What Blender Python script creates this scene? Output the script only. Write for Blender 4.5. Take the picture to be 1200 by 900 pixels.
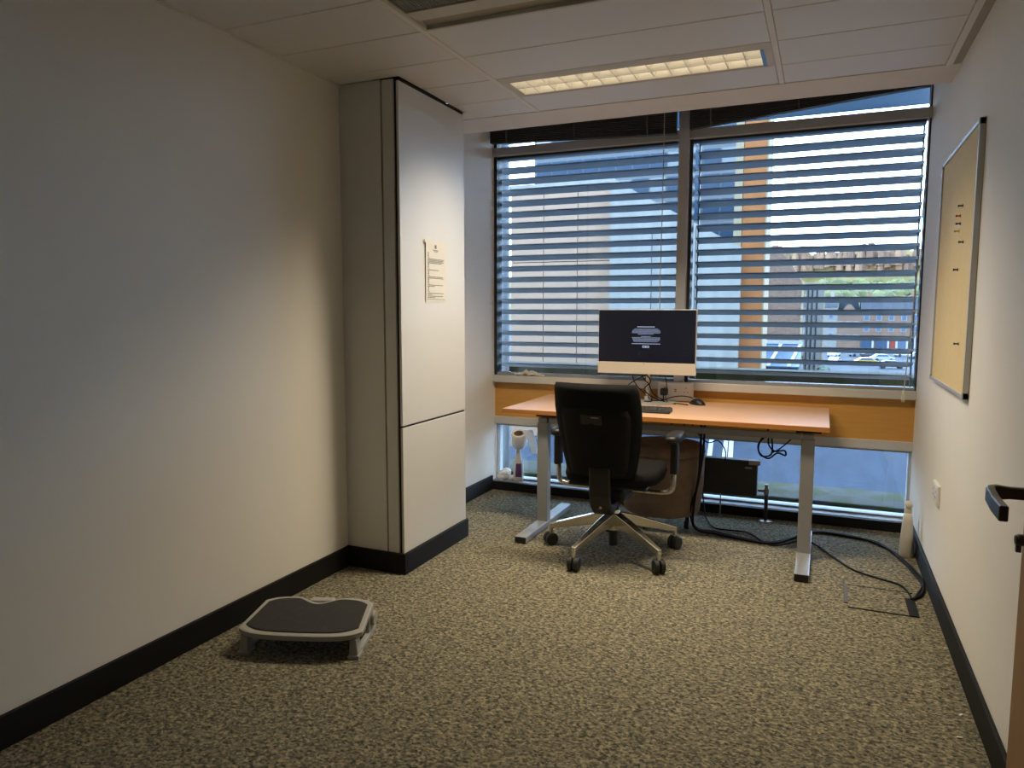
import bpy, bmesh, math, random
from mathutils import Vector, Matrix
random.seed(7)
sc = bpy.context.scene
for o in list(bpy.data.objects): bpy.data.objects.remove(o)
COL = sc.collection

# ------------------------------------------------------------------ camera, world, sun, exposure
cam_d = bpy.data.cameras.new('camera')
cam = bpy.data.objects.new('camera', cam_d); COL.objects.link(cam)
cam_d.sensor_fit = 'HORIZONTAL'; cam_d.sensor_width = 36.0
cam_d.lens = 36.0 * 850.07 / 1200.0
cam_d.clip_start = 0.02; cam_d.clip_end = 5000
YAW, PITCH, ROLL = 0.4065, 0.1002, 0.0013
F = Vector((-math.sin(YAW) * math.cos(PITCH), math.cos(YAW) * math.cos(PITCH), -math.sin(PITCH)))
R0 = Vector((math.cos(YAW), math.sin(YAW), 0)); U0 = R0.cross(F)
RR = R0 * math.cos(ROLL) + U0 * math.sin(ROLL); UU = U0 * math.cos(ROLL) - R0 * math.sin(ROLL)
cam.matrix_world = Matrix(((RR.x, UU.x, -F.x, 0), (RR.y, UU.y, -F.y, 0), (RR.z, UU.z, -F.z, 1.25), (0, 0, 0, 1)))
sc.camera = cam

w = bpy.data.worlds.new('sky'); sc.world = w; w.use_nodes = True
bg = w.node_tree.nodes['Background']
bg.inputs[0].default_value = (0.52, 0.73, 1.0, 1)
bg.inputs[1].default_value = 12.0

sun_d = bpy.data.lights.new('sun', 'SUN'); sun = bpy.data.objects.new('sun', sun_d); COL.objects.link(sun)
sun_d.energy = 4.5; sun_d.angle = 0.009; sun_d.color = (1.0, 0.80, 0.50)
sun.rotation_euler = Vector((0.25, 0.95, -0.045)).to_track_quat('-Z', 'Y').to_euler()
sun.location = (0, -40, 40)

LAMP = 4.0             # radiance of the lamp's tubes seen through the louvre
LAMP_W = 27.5          # power of the lamp's downward beam
LAMP_COL = (1.0, 0.855, 0.63)
sc.view_settings.view_transform = 'Standard'
sc.view_settings.look = 'None'
sc.view_settings.gamma = 1.0
sc.view_settings.use_curve_mapping = False
sc.view_settings.exposure = 0.16

# ------------------------------------------------------------------ materials
def srgb(r, g, b):
    f = lambda c: (c / 255 / 12.92) if c / 255 <= 0.04045 else ((c / 255 + 0.055) / 1.055) ** 2.4
    return (f(r), f(g), f(b), 1)

def mat(name, col, rough=0.6, metal=0.0, var=0.06, scale=8.0, bump=0.0, bscale=None, stretch=(1, 1, 1), spec=0.5, emit=None, estr=0.0):
    m = bpy.data.materials.new(name); m.use_nodes = True
    nt = m.node_tree; b = nt.nodes['Principled BSDF']
    b.inputs['Roughness'].default_value = rough; b.inputs['Metallic'].default_value = metal
    b.inputs['Specular IOR Level'].default_value = spec
    tc = nt.nodes.new('ShaderNodeTexCoord'); mp = nt.nodes.new('ShaderNodeMapping')
    mp.inputs['Scale'].default_value = stretch
    nt.links.new(tc.outputs['Object'], mp.inputs['Vector'])
    n = nt.nodes.new('ShaderNodeTexNoise'); n.inputs['Scale'].default_value = scale; n.inputs['Detail'].default_value = 4
    nt.links.new(mp.outputs['Vector'], n.inputs['Vector'])
    rp = nt.nodes.new('ShaderNodeValToRGB')
    rp.color_ramp.elements[0].position = 0.3; rp.color_ramp.elements[1].position = 0.7
    rp.color_ramp.elements[0].color = tuple(c * (1 - var) for c in col[:3]) + (1,)
    rp.color_ramp.elements[1].color = tuple(min(1, c * (1 + var)) for c in col[:3]) + (1,)
    nt.links.new(n.outputs['Fac'], rp.inputs['Fac']); nt.links.new(rp.outputs['Color'], b.inputs['Base Color'])
    if bump > 0:
        n2 = nt.nodes.new('ShaderNodeTexNoise'); n2.inputs['Scale'].default_value = bscale or scale * 6; n2.inputs['Detail'].default_value = 3
        nt.links.new(mp.outputs['Vector'], n2.inputs['Vector'])
        bp = nt.nodes.new('ShaderNodeBump'); bp.inputs['Strength'].default_value = bump; bp.inputs['Distance'].default_value = 0.01
        nt.links.new(n2.outputs['Fac'], bp.inputs['Height']); nt.links.new(bp.outputs['Normal'], b.inputs['Normal'])
    if emit:
        b.inputs['Emission Color'].default_value = emit; b.inputs['Emission Strength'].default_value = estr
    return m

def mix_mat(name, cols, pos, scale, stretch=(1, 1, 1), rough=0.9, bump=0.3, detail=3, interp='CONSTANT', scale2=None, amt2=0.35):
    m = bpy.data.materials.new(name); m.use_nodes = True
    nt = m.node_tree; b = nt.nodes['Principled BSDF']; b.inputs['Roughness'].default_value = rough
    b.inputs['Specular IOR Level'].default_value = 0.15
    tc = nt.nodes.new('ShaderNodeTexCoord'); mp = nt.nodes.new('ShaderNodeMapping'); mp.inputs['Scale'].default_value = stretch
    nt.links.new(tc.outputs['Object'], mp.inputs['Vector'])
    n = nt.nodes.new('ShaderNodeTexNoise'); n.inputs['Scale'].default_value = scale; n.inputs['Detail'].default_value = detail
    nt.links.new(mp.outputs['Vector'], n.inputs['Vector'])
    rp = nt.nodes.new('ShaderNodeValToRGB'); rp.color_ramp.interpolation = interp
    e = rp.color_ramp.elements
    e[0].position = pos[0]; e[0].color = cols[0]; e[1].position = pos[1]; e[1].color = cols[1]
    for c, p in zip(cols[2:], pos[2:]):
        k = e.new(p); k.color = c
    nt.links.new(n.outputs['Fac'], rp.inputs['Fac'])
    out = rp.outputs['Color']
    if scale2:
        n2 = nt.nodes.new('ShaderNodeTexNoise'); n2.inputs['Scale'].default_value = scale2; n2.inputs['Detail'].default_value = 2
        nt.links.new(mp.outputs['Vector'], n2.inputs['Vector'])
        mx = nt.nodes.new('ShaderNodeMix'); mx.data_type = 'RGBA'; mx.blend_type = 'OVERLAY'; mx.inputs[0].default_value = amt2
        nt.links.new(out, mx.inputs[6]); nt.links.new(n2.outputs['Color'], mx.inputs[7])
        hs = nt.nodes.new('ShaderNodeHueSaturation'); hs.inputs['Saturation'].default_value = 0.75
        nt.links.new(mx.outputs[2], hs.inputs['Color']); out = hs.outputs['Color']
    nt.links.new(out, b.inputs['Base Color'])
    bp = nt.nodes.new('ShaderNodeBump'); bp.inputs['Strength'].default_value = bump; bp.inputs['Distance'].default_value = 0.006
    nt.links.new(n.outputs['Fac'], bp.inputs['Height']); nt.links.new(bp.outputs['Normal'], b.inputs['Normal'])
    return m

def glass_mat(name, tint=(0.93, 0.97, 1.0, 1), refl=1.0):
    m = bpy.data.materials.new(name); m.use_nodes = True; nt = m.node_tree
    for n in list(nt.nodes): nt.nodes.remove(n)
    out = nt.nodes.new('ShaderNodeOutputMaterial'); mx = nt.nodes.new('ShaderNodeMixShader')
    tr = nt.nodes.new('ShaderNodeBsdfTransparent'); gl = nt.nodes.new('ShaderNodeBsdfGlossy')
    fr = nt.nodes.new('ShaderNodeFresnel'); fr.inputs['IOR'].default_value = 1.45
    tr.inputs['Color'].default_value = tint; gl.inputs['Roughness'].default_value = 0.0
    mu = nt.nodes.new('ShaderNodeMath'); mu.operation = 'MULTIPLY'; mu.inputs[1].default_value = refl
    nt.links.new(fr.outputs[0], mu.inputs[0]); nt.links.new(mu.outputs[0], mx.inputs[0])
    nt.links.new(tr.outputs[0], mx.inputs[1]); nt.links.new(gl.outputs[0], mx.inputs[2]); nt.links.new(mx.outputs[0], out.inputs[0])
    return m

def emit_mat(name, col, s):
    m = bpy.data.materials.new(name); m.use_nodes = True; nt = m.node_tree
    for n in list(nt.nodes): nt.nodes.remove(n)
    out = nt.nodes.new('ShaderNodeOutputMaterial'); e = nt.nodes.new('ShaderNodeEmission')
    e.inputs[0].default_value = tuple(col[:3]) + (1,); e.inputs[1].default_value = s
    nt.links.new(e.outputs[0], out.inputs[0]); return m

M = {}
M['wall'] = mat('wall_paint', (0.82, 0.79, 0.725, 1), 0.75, var=0.025, scale=1.6, bump=0.02, bscale=160)
M['pillar'] = mat('pillar_paint', (0.72, 0.7, 0.64, 1), 0.7, var=0.02, scale=2, bump=0.02, bscale=160)
M['panel_white'] = mat('white_laminate', (0.67, 0.66, 0.63, 1), 0.45, var=0.015, scale=2)
M['black_gap'] = mat('black_edge', (0.012, 0.011, 0.011, 1), 0.6)
M['skirting'] = mat('black_skirting', (0.011, 0.0105, 0.011, 1), 0.6, spec=0.2, var=0.15, scale=6)
M['ceiling'] = mat('ceiling_metal_tile', (0.74, 0.72, 0.69, 1), 0.38, var=0.012, scale=3, spec=0.4)
M['strip'] = mat('ceiling_plaster', (0.74, 0.7, 0.65, 1), 0.7, var=0.02)
M['grid'] = mat('ceiling_runner', (0.78, 0.75, 0.69, 1), 0.5, var=0.02)
M['dark'] = mat('dark_void', (0.02, 0.02, 0.02, 1), 0.8)
def carpet_mat():
    m = bpy.data.materials.new('speckled_carpet'); m.use_nodes = True; nt = m.node_tree; b = nt.nodes['Principled BSDF']
    b.inputs['Roughness'].default_value = 1.0; b.inputs['Specular IOR Level'].default_value = 0.05
    tc = nt.nodes.new('ShaderNodeTexCoord'); mp = nt.nodes.new('ShaderNodeMapping'); mp.inputs['Scale'].default_value = (0.8, 1.0, 1.0)
    nt.links.new(tc.outputs['Object'], mp.inputs['Vector'])
    def noise_(sc_, det): 
        n = nt.nodes.new('ShaderNodeTexNoise'); n.inputs['Scale'].default_value = sc_; n.inputs['Detail'].default_value = det
        nt.links.new(mp.outputs['Vector'], n.inputs['Vector']); return n
    vo = nt.nodes.new('ShaderNodeTexVoronoi'); vo.inputs['Scale'].default_value = 150; vo.distance = 'CHEBYCHEV'
    nt.links.new(mp.outputs['Vector'], vo.inputs['Vector'])
    sp = nt.nodes.new('ShaderNodeSeparateColor'); nt.links.new(vo.outputs['Color'], sp.inputs[0])
    n1 = noise_(75, 2)
    a = nt.nodes.new('ShaderNodeMath'); a.operation = 'MULTIPLY_ADD'; a.inputs[1].default_value = 0.46; nt.links.new(sp.outputs[0], a.inputs[0])
    c = nt.nodes.new('ShaderNodeMath'); c.operation = 'MULTIPLY_ADD'; c.inputs[1].default_value = 1.0; c.inputs[2].default_value = -0.20
    nt.links.new(n1.outputs['Fac'], c.inputs[0]); nt.links.new(c.outputs[0], a.inputs[2])
    rp = nt.nodes.new('ShaderNodeValToRGB'); e = rp.color_ramp.elements
    e[0].position = 0.22; e[0].color = srgb(62, 62, 56); e[1].position = 0.84; e[1].color = srgb(164, 153, 124)
    for p_, c_ in ((0.38, srgb(90, 88, 78)), (0.54, srgb(116, 111, 95)), (0.68, srgb(136, 128, 106))):
        k = e.new(p_); k.color = c_
    nt.links.new(a.outputs[0], rp.inputs['Fac']); nt.links.new(rp.outputs['Color'], b.inputs['Base Color'])
    bp = nt.nodes.new('ShaderNodeBump'); bp.inputs['Strength'].default_value = 0.35; bp.inputs['Distance'].default_value = 0.004
    nt.links.new(a.outputs[0], bp.inputs['Height']); nt.links.new(bp.outputs['Normal'], b.inputs['Normal'])
    return m
M['carpet'] = carpet_mat()
M['alu'] = mat('grey_window_aluminium', (0.42, 0.41, 0.395, 1), 0.45, 0.0, var=0.03)
M['sill'] = mat('sill_grey', (0.55, 0.53, 0.50, 1), 0.5, var=0.03)
M['gasket'] = mat('dark_gasket', (0.02, 0.025, 0.03, 1), 0.5)
M['ledge_alu'] = mat('anodised_ledge', (0.26, 0.27, 0.285, 1), 0.6, 0.0, var=0.04)
M['orange_panel'] = mat('honey_veneer', srgb(205, 150, 72), 0.45, var=0.06, scale=5, stretch=(1, 8, 14))
M['glass'] = glass_mat('window_glass')
M['slat'] = mat('blue_grey_slat', (0.21, 0.225, 0.245, 1), 0.5, var=0.05)
M['blind_dark'] = mat('dark_blind_slat', (0.028, 0.024, 0.022, 1), 0.5, var=0.2, scale=30)
M['tape'] = mat('blind_tape', (0.09, 0.085, 0.08, 1), 0.8)
M['cord'] = mat('blind_cord', (0.42, 0.39, 0.33, 1), 0.8)
M['cream'] = mat('cream_plastic', (0.62, 0.57, 0.47, 1), 0.45)
M['desk'] = mat('beech_desktop', srgb(216, 172, 138), 0.36, var=0.05, scale=4, stretch=(1, 10, 10))
M['desk_edge'] = mat('beech_edge', srgb(176, 116, 56), 0.45, var=0.08, scale=4, stretch=(1, 10, 10))
M['steel'] = mat('silver_painted_steel', (0.30, 0.30, 0.30, 1), 0.42, 0.25, var=0.03)
M['chrome'] = mat('polished_aluminium', (0.62, 0.59, 0.53, 1), 0.24, 0.9, var=0.03)
M['black_plastic'] = mat('black_plastic', (0.009, 0.009, 0.0095, 1), 0.45, var=0.1)
M['black_fabric'] = mat('black_fabric', (0.008, 0.008, 0.0085, 1), 0.95, var=0.25, scale=60, bump=0.15, bscale=300, spec=0.2)
M['back_shell'] = mat('charcoal_back_shell', (0.013, 0.0125, 0.012, 1), 0.85, spec=0.2, var=0.1, scale=20)
M['sticker'] = mat('grey_sticker', (0.026, 0.026, 0.023, 1), 0.4, var=0.1)
M['brown'] = mat('brown_upholstery', (0.2, 0.135, 0.095, 1), 0.8, var=0.1, scale=25, bump=0.1, bscale=200)
M['rad'] = mat('dark_radiator', (0.022, 0.022, 0.024, 1), 0.45, var=0.1)
M['brass'] = mat('dull_metal', (0.25, 0.23, 0.20, 1), 0.4, 0.7)
M['rest_grey'] = mat('warm_grey_plastic', (0.34, 0.33, 0.30, 1), 0.5, var=0.03)
M['rest_pad'] = mat('black_rubber_pad', (0.022, 0.021, 0.020, 1), 0.85, var=0.15, scale=40, bump=0.15, bscale=220)
M['mon_body'] = mat('pale_metal_body', (0.66, 0.60, 0.52, 1), 0.4, 0.1, var=0.02)
M['screen'] = mat('dark_glass_screen', (0.006, 0.006, 0.010, 1), 0.12, emit=(0.02, 0.022, 0.035, 1), estr=0.25)
M['text_glow'] = emit_mat('screen_text', (0.62, 0.70, 0.95), 0.55)
M['text_glow_dim'] = emit_mat('screen_text_dim', (0.42, 0.50, 0.75), 0.45)
M['white_plastic'] = mat('white_plastic', (0.74, 0.72, 0.68, 1), 0.4, var=0.02)
M['plate'] = mat('grey_steel_plate', (0.42, 0.42, 0.43, 1), 0.4, 0.2)
M['paper'] = mat('paper', (0.70, 0.68, 0.63, 1), 0.8, var=0.02)
M['ink'] = mat('ink', (0.06, 0.055, 0.05, 1), 0.8)
M['ink_grey'] = mat('grey_ink', (0.20, 0.19, 0.175, 1), 0.8)
M['board'] = mat('cream_felt', srgb(222, 200, 148), 0.85, var=0.03, scale=40)
M['frame_alu'] = mat('brushed_alu', (0.50, 0.49, 0.47, 1), 0.38, 0.5)
M['tissue'] = mat('white_tissue', (0.80, 0.78, 0.76, 1), 0.9, var=0.03)
M['card'] = mat('brown_card', (0.30, 0.22, 0.16, 1), 0.9)
M['purple'] = mat('purple_label', (0.12, 0.05, 0.16, 1), 0.5, var=0.3, scale=60)
M['cable'] = mat('black_cable', (0.008, 0.008, 0.009, 1), 0.75, spec=0.2)
M['blade'] = mat('lamp_louvre', (0.80, 0.77, 0.70, 1), 0.35, 0.0, var=0.02)
M['tube'] = emit_mat('lamp_tube', LAMP_COL, LAMP)
M['bluefilm'] = mat('blue_film', (0.12, 0.32, 0.75, 1), 0.3)
M['grille'] = mat('vent_mesh', (0.26, 0.25, 0.225, 1), 0.6)
M['vent_panel'] = mat('vent_cream', (0.58, 0.54, 0.46, 1), 0.5)
M['vent_tan'] = mat('vent_tan', (0.40, 0.35, 0.27, 1), 0.5)
M['door'] = mat('oak_veneer_door', srgb(150, 112, 74), 0.45, var=0.1, scale=3, stretch=(6, 6, 1))
M['door_dark'] = mat('dark_bronze', (0.085, 0.075, 0.065, 1), 0.35, 0.7)
# outdoors
M['asphalt'] = mat('yard_setts', (0.024, 0.028, 0.035, 1), 0.8, var=0.25, scale=0.6, bump=0.2, stretch=(1, 0.25, 1), spec=0.12)
M['concrete'] = mat('weathered_concrete', (0.05, 0.05, 0.05, 1), 0.85, var=0.2, scale=3, spec=0.12)
M['moss'] = mix_mat('mossy_stone', [srgb(40, 40, 37), srgb(56, 56, 52), srgb(44, 47, 24)], [0.0, 0.46, 0.56], 5, bump=0.4, interp='LINEAR')
M['sandstone'] = mat('sandstone_panel', (0.27, 0.18, 0.125, 1), 0.85, var=0.08, scale=0.4, spec=0.12)
M['joint'] = mat('stone_joint', (0.05, 0.045, 0.04, 1), 0.9, spec=0.12)
M['pale_concrete'] = mat('board_marked_concrete', (0.2, 0.195, 0.178, 1), 0.85, var=0.12, scale=1.0, stretch=(2.2, 1, 0.08), spec=0.12)
M['tower_frame'] = mat('tower_frame', (0.09, 0.095, 0.1, 1), 0.5, spec=0.12)
M['tower_glass'] = mat('blue_glazing', (0.018, 0.035, 0.06, 1), 0.12, 0.0, var=0.25, scale=0.35, spec=0.12)
M['tower_white'] = mat('white_blind_glazing', (0.13, 0.14, 0.15, 1), 0.3, var=0.1, scale=0.4, spec=0.12)
M['cream_stone'] = mat('cream_stone', (0.21, 0.165, 0.105, 1), 0.8, spec=0.12)
M['orange_brick'] = mat('orange_brick', (0.22, 0.085, 0.03, 1), 0.85, var=0.1, scale=1.5, spec=0.12)
M['rubble'] = mix_mat('rubble_stone', [srgb(52, 42, 37), srgb(84, 66, 56), srgb(106, 86, 73)], [0.0, 0.42, 0.6], 2.6, stretch=(1, 1, 2.2), bump=0.3, interp='LINEAR')
M['stone_brown'] = mat('tenement_stone', (0.11, 0.07, 0.05, 1), 0.85, var=0.15, scale=0.5, spec=0.12)
M['stone_pale'] = mat('pale_harling', (0.13, 0.125, 0.115, 1), 0.85, var=0.06, scale=0.5, spec=0.12)
M['slate'] = mat('slate_roof', (0.015, 0.018, 0.025, 1), 0.6, var=0.2, scale=0.6, spec=0.12)
M['win_dark'] = mat('window_dark', (0.05, 0.07, 0.10, 1), 0.2, spec=0.12)
M['win_white'] = mat('window_surround', (0.2, 0.205, 0.215, 1), 0.6, spec=0.12)
M['red'] = mat('red_door', (0.14, 0.02, 0.015, 1), 0.5, spec=0.12)
M['blue_paint'] = mat('blue_shopfront', (0.02, 0.035, 0.06, 1), 0.5, spec=0.12)
M['poly'] = mat('blue_glass_roof', (0.035, 0.055, 0.08, 1), 0.25, var=0.15, scale=0.4, spec=0.12)
M['tyre'] = mat('tyre', (0.02, 0.02, 0.02, 1), 0.8, spec=0.12)
M['fascia'] = bpy.data.materials.new('translucent_fascia')
def _fascia(m):
    m.use_nodes = True; nt = m.node_tree; b = nt.nodes['Principled BSDF']
    tc = nt.nodes.new('ShaderNodeTexCoord'); n = nt.nodes.new('ShaderNodeTexNoise'); n.inputs['Scale'].default_value = 3
    nt.links.new(tc.outputs['Object'], n.inputs['Vector'])
    rp = nt.nodes.new('ShaderNodeValToRGB'); rp.color_ramp.elements[0].color = (0.20, 0.25, 0.30, 1); rp.color_ramp.elements[1].color = (0.25, 0.30, 0.35, 1)
    nt.links.new(n.outputs['Fac'], rp.inputs['Fac'])
    tl = nt.nodes.new('ShaderNodeBsdfTranslucent'); nt.links.new(rp.outputs['Color'], tl.inputs['Color'])
    nt.links.new(rp.outputs['Color'], b.inputs['Base Color'])
    mx = nt.nodes.new('ShaderNodeMixShader'); mx.inputs[0].default_value = 0.7
    nt.links.new(b.outputs[0], mx.inputs[1]); nt.links.new(tl.outputs[0], mx.inputs[2])
    nt.links.new(mx.outputs[0], nt.nodes['Material Output'].inputs[0])
_fascia(M['fascia'])

# ------------------------------------------------------------------ mesh helpers
class MB:
    def __init__(s): s.v = []; s.f = []
    def add(s, vs, fs):
        o = len(s.v); s.v += [tuple(p) for p in vs]; s.f += [tuple(i + o for i in q) for q in fs]; return s
    def box(s, x0, x1, y0, y1, z0, z1):
        v = [(x0, y0, z0), (x1, y0, z0), (x1, y1, z0), (x0, y1, z0), (x0, y0, z1), (x1, y0, z1), (x1, y1, z1), (x0, y1, z1)]
        return s.add(v, [(3, 2, 1, 0), (4, 5, 6, 7), (0, 1, 5, 4), (1, 2, 6, 5), (2, 3, 7, 6), (3, 0, 4, 7)])
    def hexa(s, v): return s.add(v, [(3, 2, 1, 0), (4, 5, 6, 7), (0, 1, 5, 4), (1, 2, 6, 5), (2, 3, 7, 6), (3, 0, 4, 7)])
    def prism(s, poly, a0, a1, axis='z'):
        n = len(poly)
        def P(p, a):
            return (p[0], p[1], a) if axis == 'z' else (p[0], a, p[1]) if axis == 'y' else (a, p[0], p[1])
        v = [P(p, a0) for p in poly] + [P(p, a1) for p in poly]
        f = [tuple(range(n))[::-1], tuple(range(n, 2 * n))] + [(i, (i + 1) % n, n + (i + 1) % n, n + i) for i in range(n)]
        return s.add(v, f)
    def loops(s, rings, cap=True, closed=True):
        n = len(rings[0]); v = [p for r in rings for p in r]; f = []
        for k in range(len(rings) - 1):
            for i in range(n if closed else n - 1):
                j = (i + 1) % n
                f.append((k * n + i, k * n + j, (k + 1) * n + j, (k + 1) * n + i))
        if cap:
            f.append(tuple(range(n))[::-1]); f.append(tuple(range((len(rings) - 1) * n, len(rings) * n)))
        return s.add(v, f)
    def lathe(s, prof, c=(0, 0, 0), n=24, axis='z', cap=True):
        rings = []
        for r, h in prof:
            ring = []
            for i in range(n):
                a = 2 * math.pi * i / n; p, q = r * math.cos(a), r * math.sin(a)
                t = (p, q, h) if axis == 'z' else (p, h, -q) if axis == 'y' else (h, p, q)
                ring.append((c[0] + t[0], c[1] + t[1], c[2] + t[2]))
            rings.append(ring)
        return s.loops(rings, cap)
    def tube(s, pts, r, n=8, spline=True, sub=6):
        P = [Vector(p) for p in pts]
        if spline and len(P) > 2:
            Q = []
            for i in range(len(P) - 1):
                a = P[max(i - 1, 0)]; b = P[i]; c = P[i + 1]; d = P[min(i + 2, len(P) - 1)]
                for k in range(sub):
                    t = k / sub
                    Q.append(0.5 * ((2 * b) + (c - a) * t + (2 * a - 5 * b + 4 * c - d) * t * t + (3 * b - a - 3 * c + d) * t ** 3))
            Q.append(P[-1]); P = Q
        rings = []; up = None
        for i, p in enumerate(P):
            t = (P[min(i + 1, len(P) - 1)] - P[max(i - 1, 0)])
            if t.length < 1e-9: t = Vector((0, 0, 1))
            t.normalize()
            if up is None:
                up = Vector((0, 0, 1)) if abs(t.z) < 0.9 else Vector((1, 0, 0))
            u = t.cross(up)
            if u.length < 1e-6: u = t.cross(Vector((1, 0, 0)))
            u.normalize(); vv = u.cross(t).normalized(); up = vv
            rr = r(i / (len(P) - 1)) if callable(r) else r
            rings.append([p + (u * math.cos(2 * math.pi * k / n) + vv * math.sin(2 * math.pi * k / n)) * rr for k in range(n)])
        return s.loops(rings)
    def build(s, name, m, parent=None, smooth=False, bevel=0, seg=2, subsurf=0):
        me = bpy.data.meshes.new(name); me.from_pydata(s.v, [], s.f); me.validate(); me.update()
        bm = bmesh.new(); bm.from_mesh(me); bmesh.ops.recalc_face_normals(bm, faces=bm.faces); bm.to_mesh(me); bm.free()
        o = bpy.data.objects.new(name, me); COL.objects.link(o)
        me.materials.append(M[m] if isinstance(m, str) else m)
        if parent: o.parent = parent
        if smooth:
            for p in me.polygons: p.use_smooth = True
        if bevel:
            b = o.modifiers.new('bevel', 'BEVEL'); b.width = bevel; b.segments = seg; b.limit_method = 'ANGLE'; b.angle_limit = 0.7
        if subsurf:
            b = o.modifiers.new('sub', 'SUBSURF'); b.levels = subsurf; b.render_levels = subsurf
        return o

def smooth_by_angle(o, ang=0.6):
    me = o.data
    for p in me.polygons: p.use_smooth = True
    bm = bmesh.new(); bm.from_mesh(me)
    for e in bm.edges:
        if len(e.link_faces) == 2 and e.calc_face_angle(0) > ang: e.smooth = False
    bm.to_mesh(me); bm.free()
    return o

def bx(name, m, x0, x1, y0, y1, z0, z1, parent=None, bevel=0):
    return MB().box(x0, x1, y0, y1, z0, z1).build(name, m, parent, bevel=bevel)
def struct(o): o['kind'] = 'structure'; return o
def thing(name, label, cat, loc=(0, 0, 0), rz=0.0, group=None):
    o = bpy.data.objects.new(name, None); COL.objects.link(o); o.location = loc; o.rotation_euler = (0, 0, rz)
    o.empty_display_size = 0.1
    o['label'] = label; o['category'] = cat
    if group: o['group'] = group
    return o
def tag(o, label, cat, group=None):
    o['label'] = label; o['category'] = cat
    if group: o['group'] = group
    return o
def share(o, parent, loc=(0, 0, 0), rot=(0, 0, 0), name=None):
    c = o.copy(); COL.objects.link(c); c.parent = parent; c.location = loc; c.rotation_euler = rot
    if name: c.name = name
    return c

XL, XR, H = -2.12, 0.483, 2.289
YP, YQ, XP = 2.883, 3.522, -1.795
YB = -0.9
YW = 4.62

# ------------------------------------------------------------------ room shell
struct(bx('floor', 'carpet', XL - 0.15, XR + 0.15, YB - 0.15, 4.60, -0.12, 0.0))
struct(bx('wall_left', 'wall', XL - 0.18, XL, YB - 0.15, 4.64, -0.1, 2.85))
DO0, DO1, DOH = 0.14, 1.03, 2.04
wr = MB().box(XR, XR + 0.18, DO1, 4.64, -0.1, 2.85).box(XR, XR + 0.18, YB - 0.15, DO0, -0.1, 2.85).box(XR, XR + 0.18, DO0, DO1, DOH, 2.85)
struct(wr.build('wall_right', 'wall'))
struct(bx('wall_back', 'wall', XL, XR, YB - 0.15, YB, -0.1, 2.6))
# corridor beyond the doorway
struct(MB().box(XR + 0.18, 2.0, -0.6, 1.9, -0.12, 0.0).build('floor_corridor', 'carpet'))
struct(MB().box(1.9, 2.0, -0.6, 1.9, 0.0, 2.5).box(XR + 0.18, 1.9, -0.7, -0.6, 0, 2.5).box(XR + 0.18, 1.9, 1.9, 2.0, 0, 2.5).build('wall_corridor', 'wall'))
struct(bx('ceiling_corridor', 'strip', XR + 0.18, 2.0, -0.7, 2.0, 2.5, 2.6))

# pillar at the left wall
pil = struct(bx('wall_pillar', 'pillar', XL, -1.893, YP, YQ, 0.0, H))
MB().box(-1.882, -1.823, YP - 0.004, YQ - 0.004, 0.05, H - 0.004).build('cladding_return', 'pillar', pil, bevel=0.002)
MB().box(-1.878, -1.799, YP + 0.006, YQ - 0.006, 0.0, H).build('black_core', 'black_gap', pil)
MB().box(-1.807, XP, YP - 0.004, YQ, 0.100, 0.703).build('cladding_panel', 'panel_white', pil, bevel=0.0015)
MB().box(-1.807, XP, YP - 0.004, YQ, 0.713, H - 0.014).build('cladding_panel', 'panel_white', pil, bevel=0.0015)

# skirting boards
def skirt(name, x0, x1, y0, y1): return struct(bx(name, 'skirting', x0, x1, y0, y1, 0.0, 0.10, bevel=0.003))
skirt('baseboard_left', XL, XL + 0.014, YB, YP - 0.016)
skirt('baseboard_pillar', XL, XP + 0.012, YP - 0.016, YP)
skirt('baseboard_cladding', XP, XP + 0.012, YP, YQ + 0.012)
skirt('baseboard_recess', XL, XL + 0.014, YQ + 0.012, 4.56)
skirt('baseboard_right', XR - 0.014, XR, DO1 + 0.07, 4.56)
skirt('baseboard_doorway', XR - 0.014, XR, YB, DO0 - 0.07)
skirt('baseboard_back', XL + 0.014, XR - 0.014, YB, YB + 0.014)

# door on the right wall, folded back against it
fr = struct(MB().box(XR - 0.012, XR + 0.19, DO0 - 0.06, DO0, 0, DOH + 0.06).box(XR - 0.012, XR + 0.19, DO1, DO1 + 0.03, 0, DOH + 0.06)
            .box(XR - 0.012, XR + 0.19, DO0, DO1, DOH, DOH + 0.06).build('trim_1', 'door'))
dl = struct(bx('door_1', 'door', 0.428, 0.470, 1.05, 1.918, 0.008, 2.02, bevel=0.002))
hb = MB().lathe([(0.026, 0.0), (0.026, 0.008)], (0, 0, 0), 24, 'x')
lev = MB()
ring = []
path = [(0.428, 1.862), (0.385, 1.862), (0.362, 1.860), (0.349, 1.850), (0.344, 1.832), (0.341, 1.76), (0.340, 1.675)]
rings = []
for i, (x, y) in enumerate(path):
    a = path[max(0, i - 1)]; b = path[min(len(path) - 1, i + 1)]
    t = Vector((b[0] - a[0], b[1] - a[1], 0)).normalized(); nrm = Vector((-t.y, t.x, 0)); hw = 0.0085; hz = 0.016 if i > 1 else 0.013
    c = Vector((x, y, 0.855 - 0.004 * (i > 4)))
    rings.append([c + nrm * hw + Vector((0, 0, hz)), c - nrm * hw + Vector((0, 0, hz)), c - nrm * hw - Vector((0, 0, hz)), c + nrm * hw - Vector((0, 0, hz))])
lev.loops(rings)
lo = lev.build('door_handle', 'door_dark', dl, bevel=0.003)
MB().lathe([(0.024, -0.010), (0.024, 0.0)], (0.428, 1.862, 0.855), 24, 'x').build('handle_rose', 'door_dark', dl, smooth=False)
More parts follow.
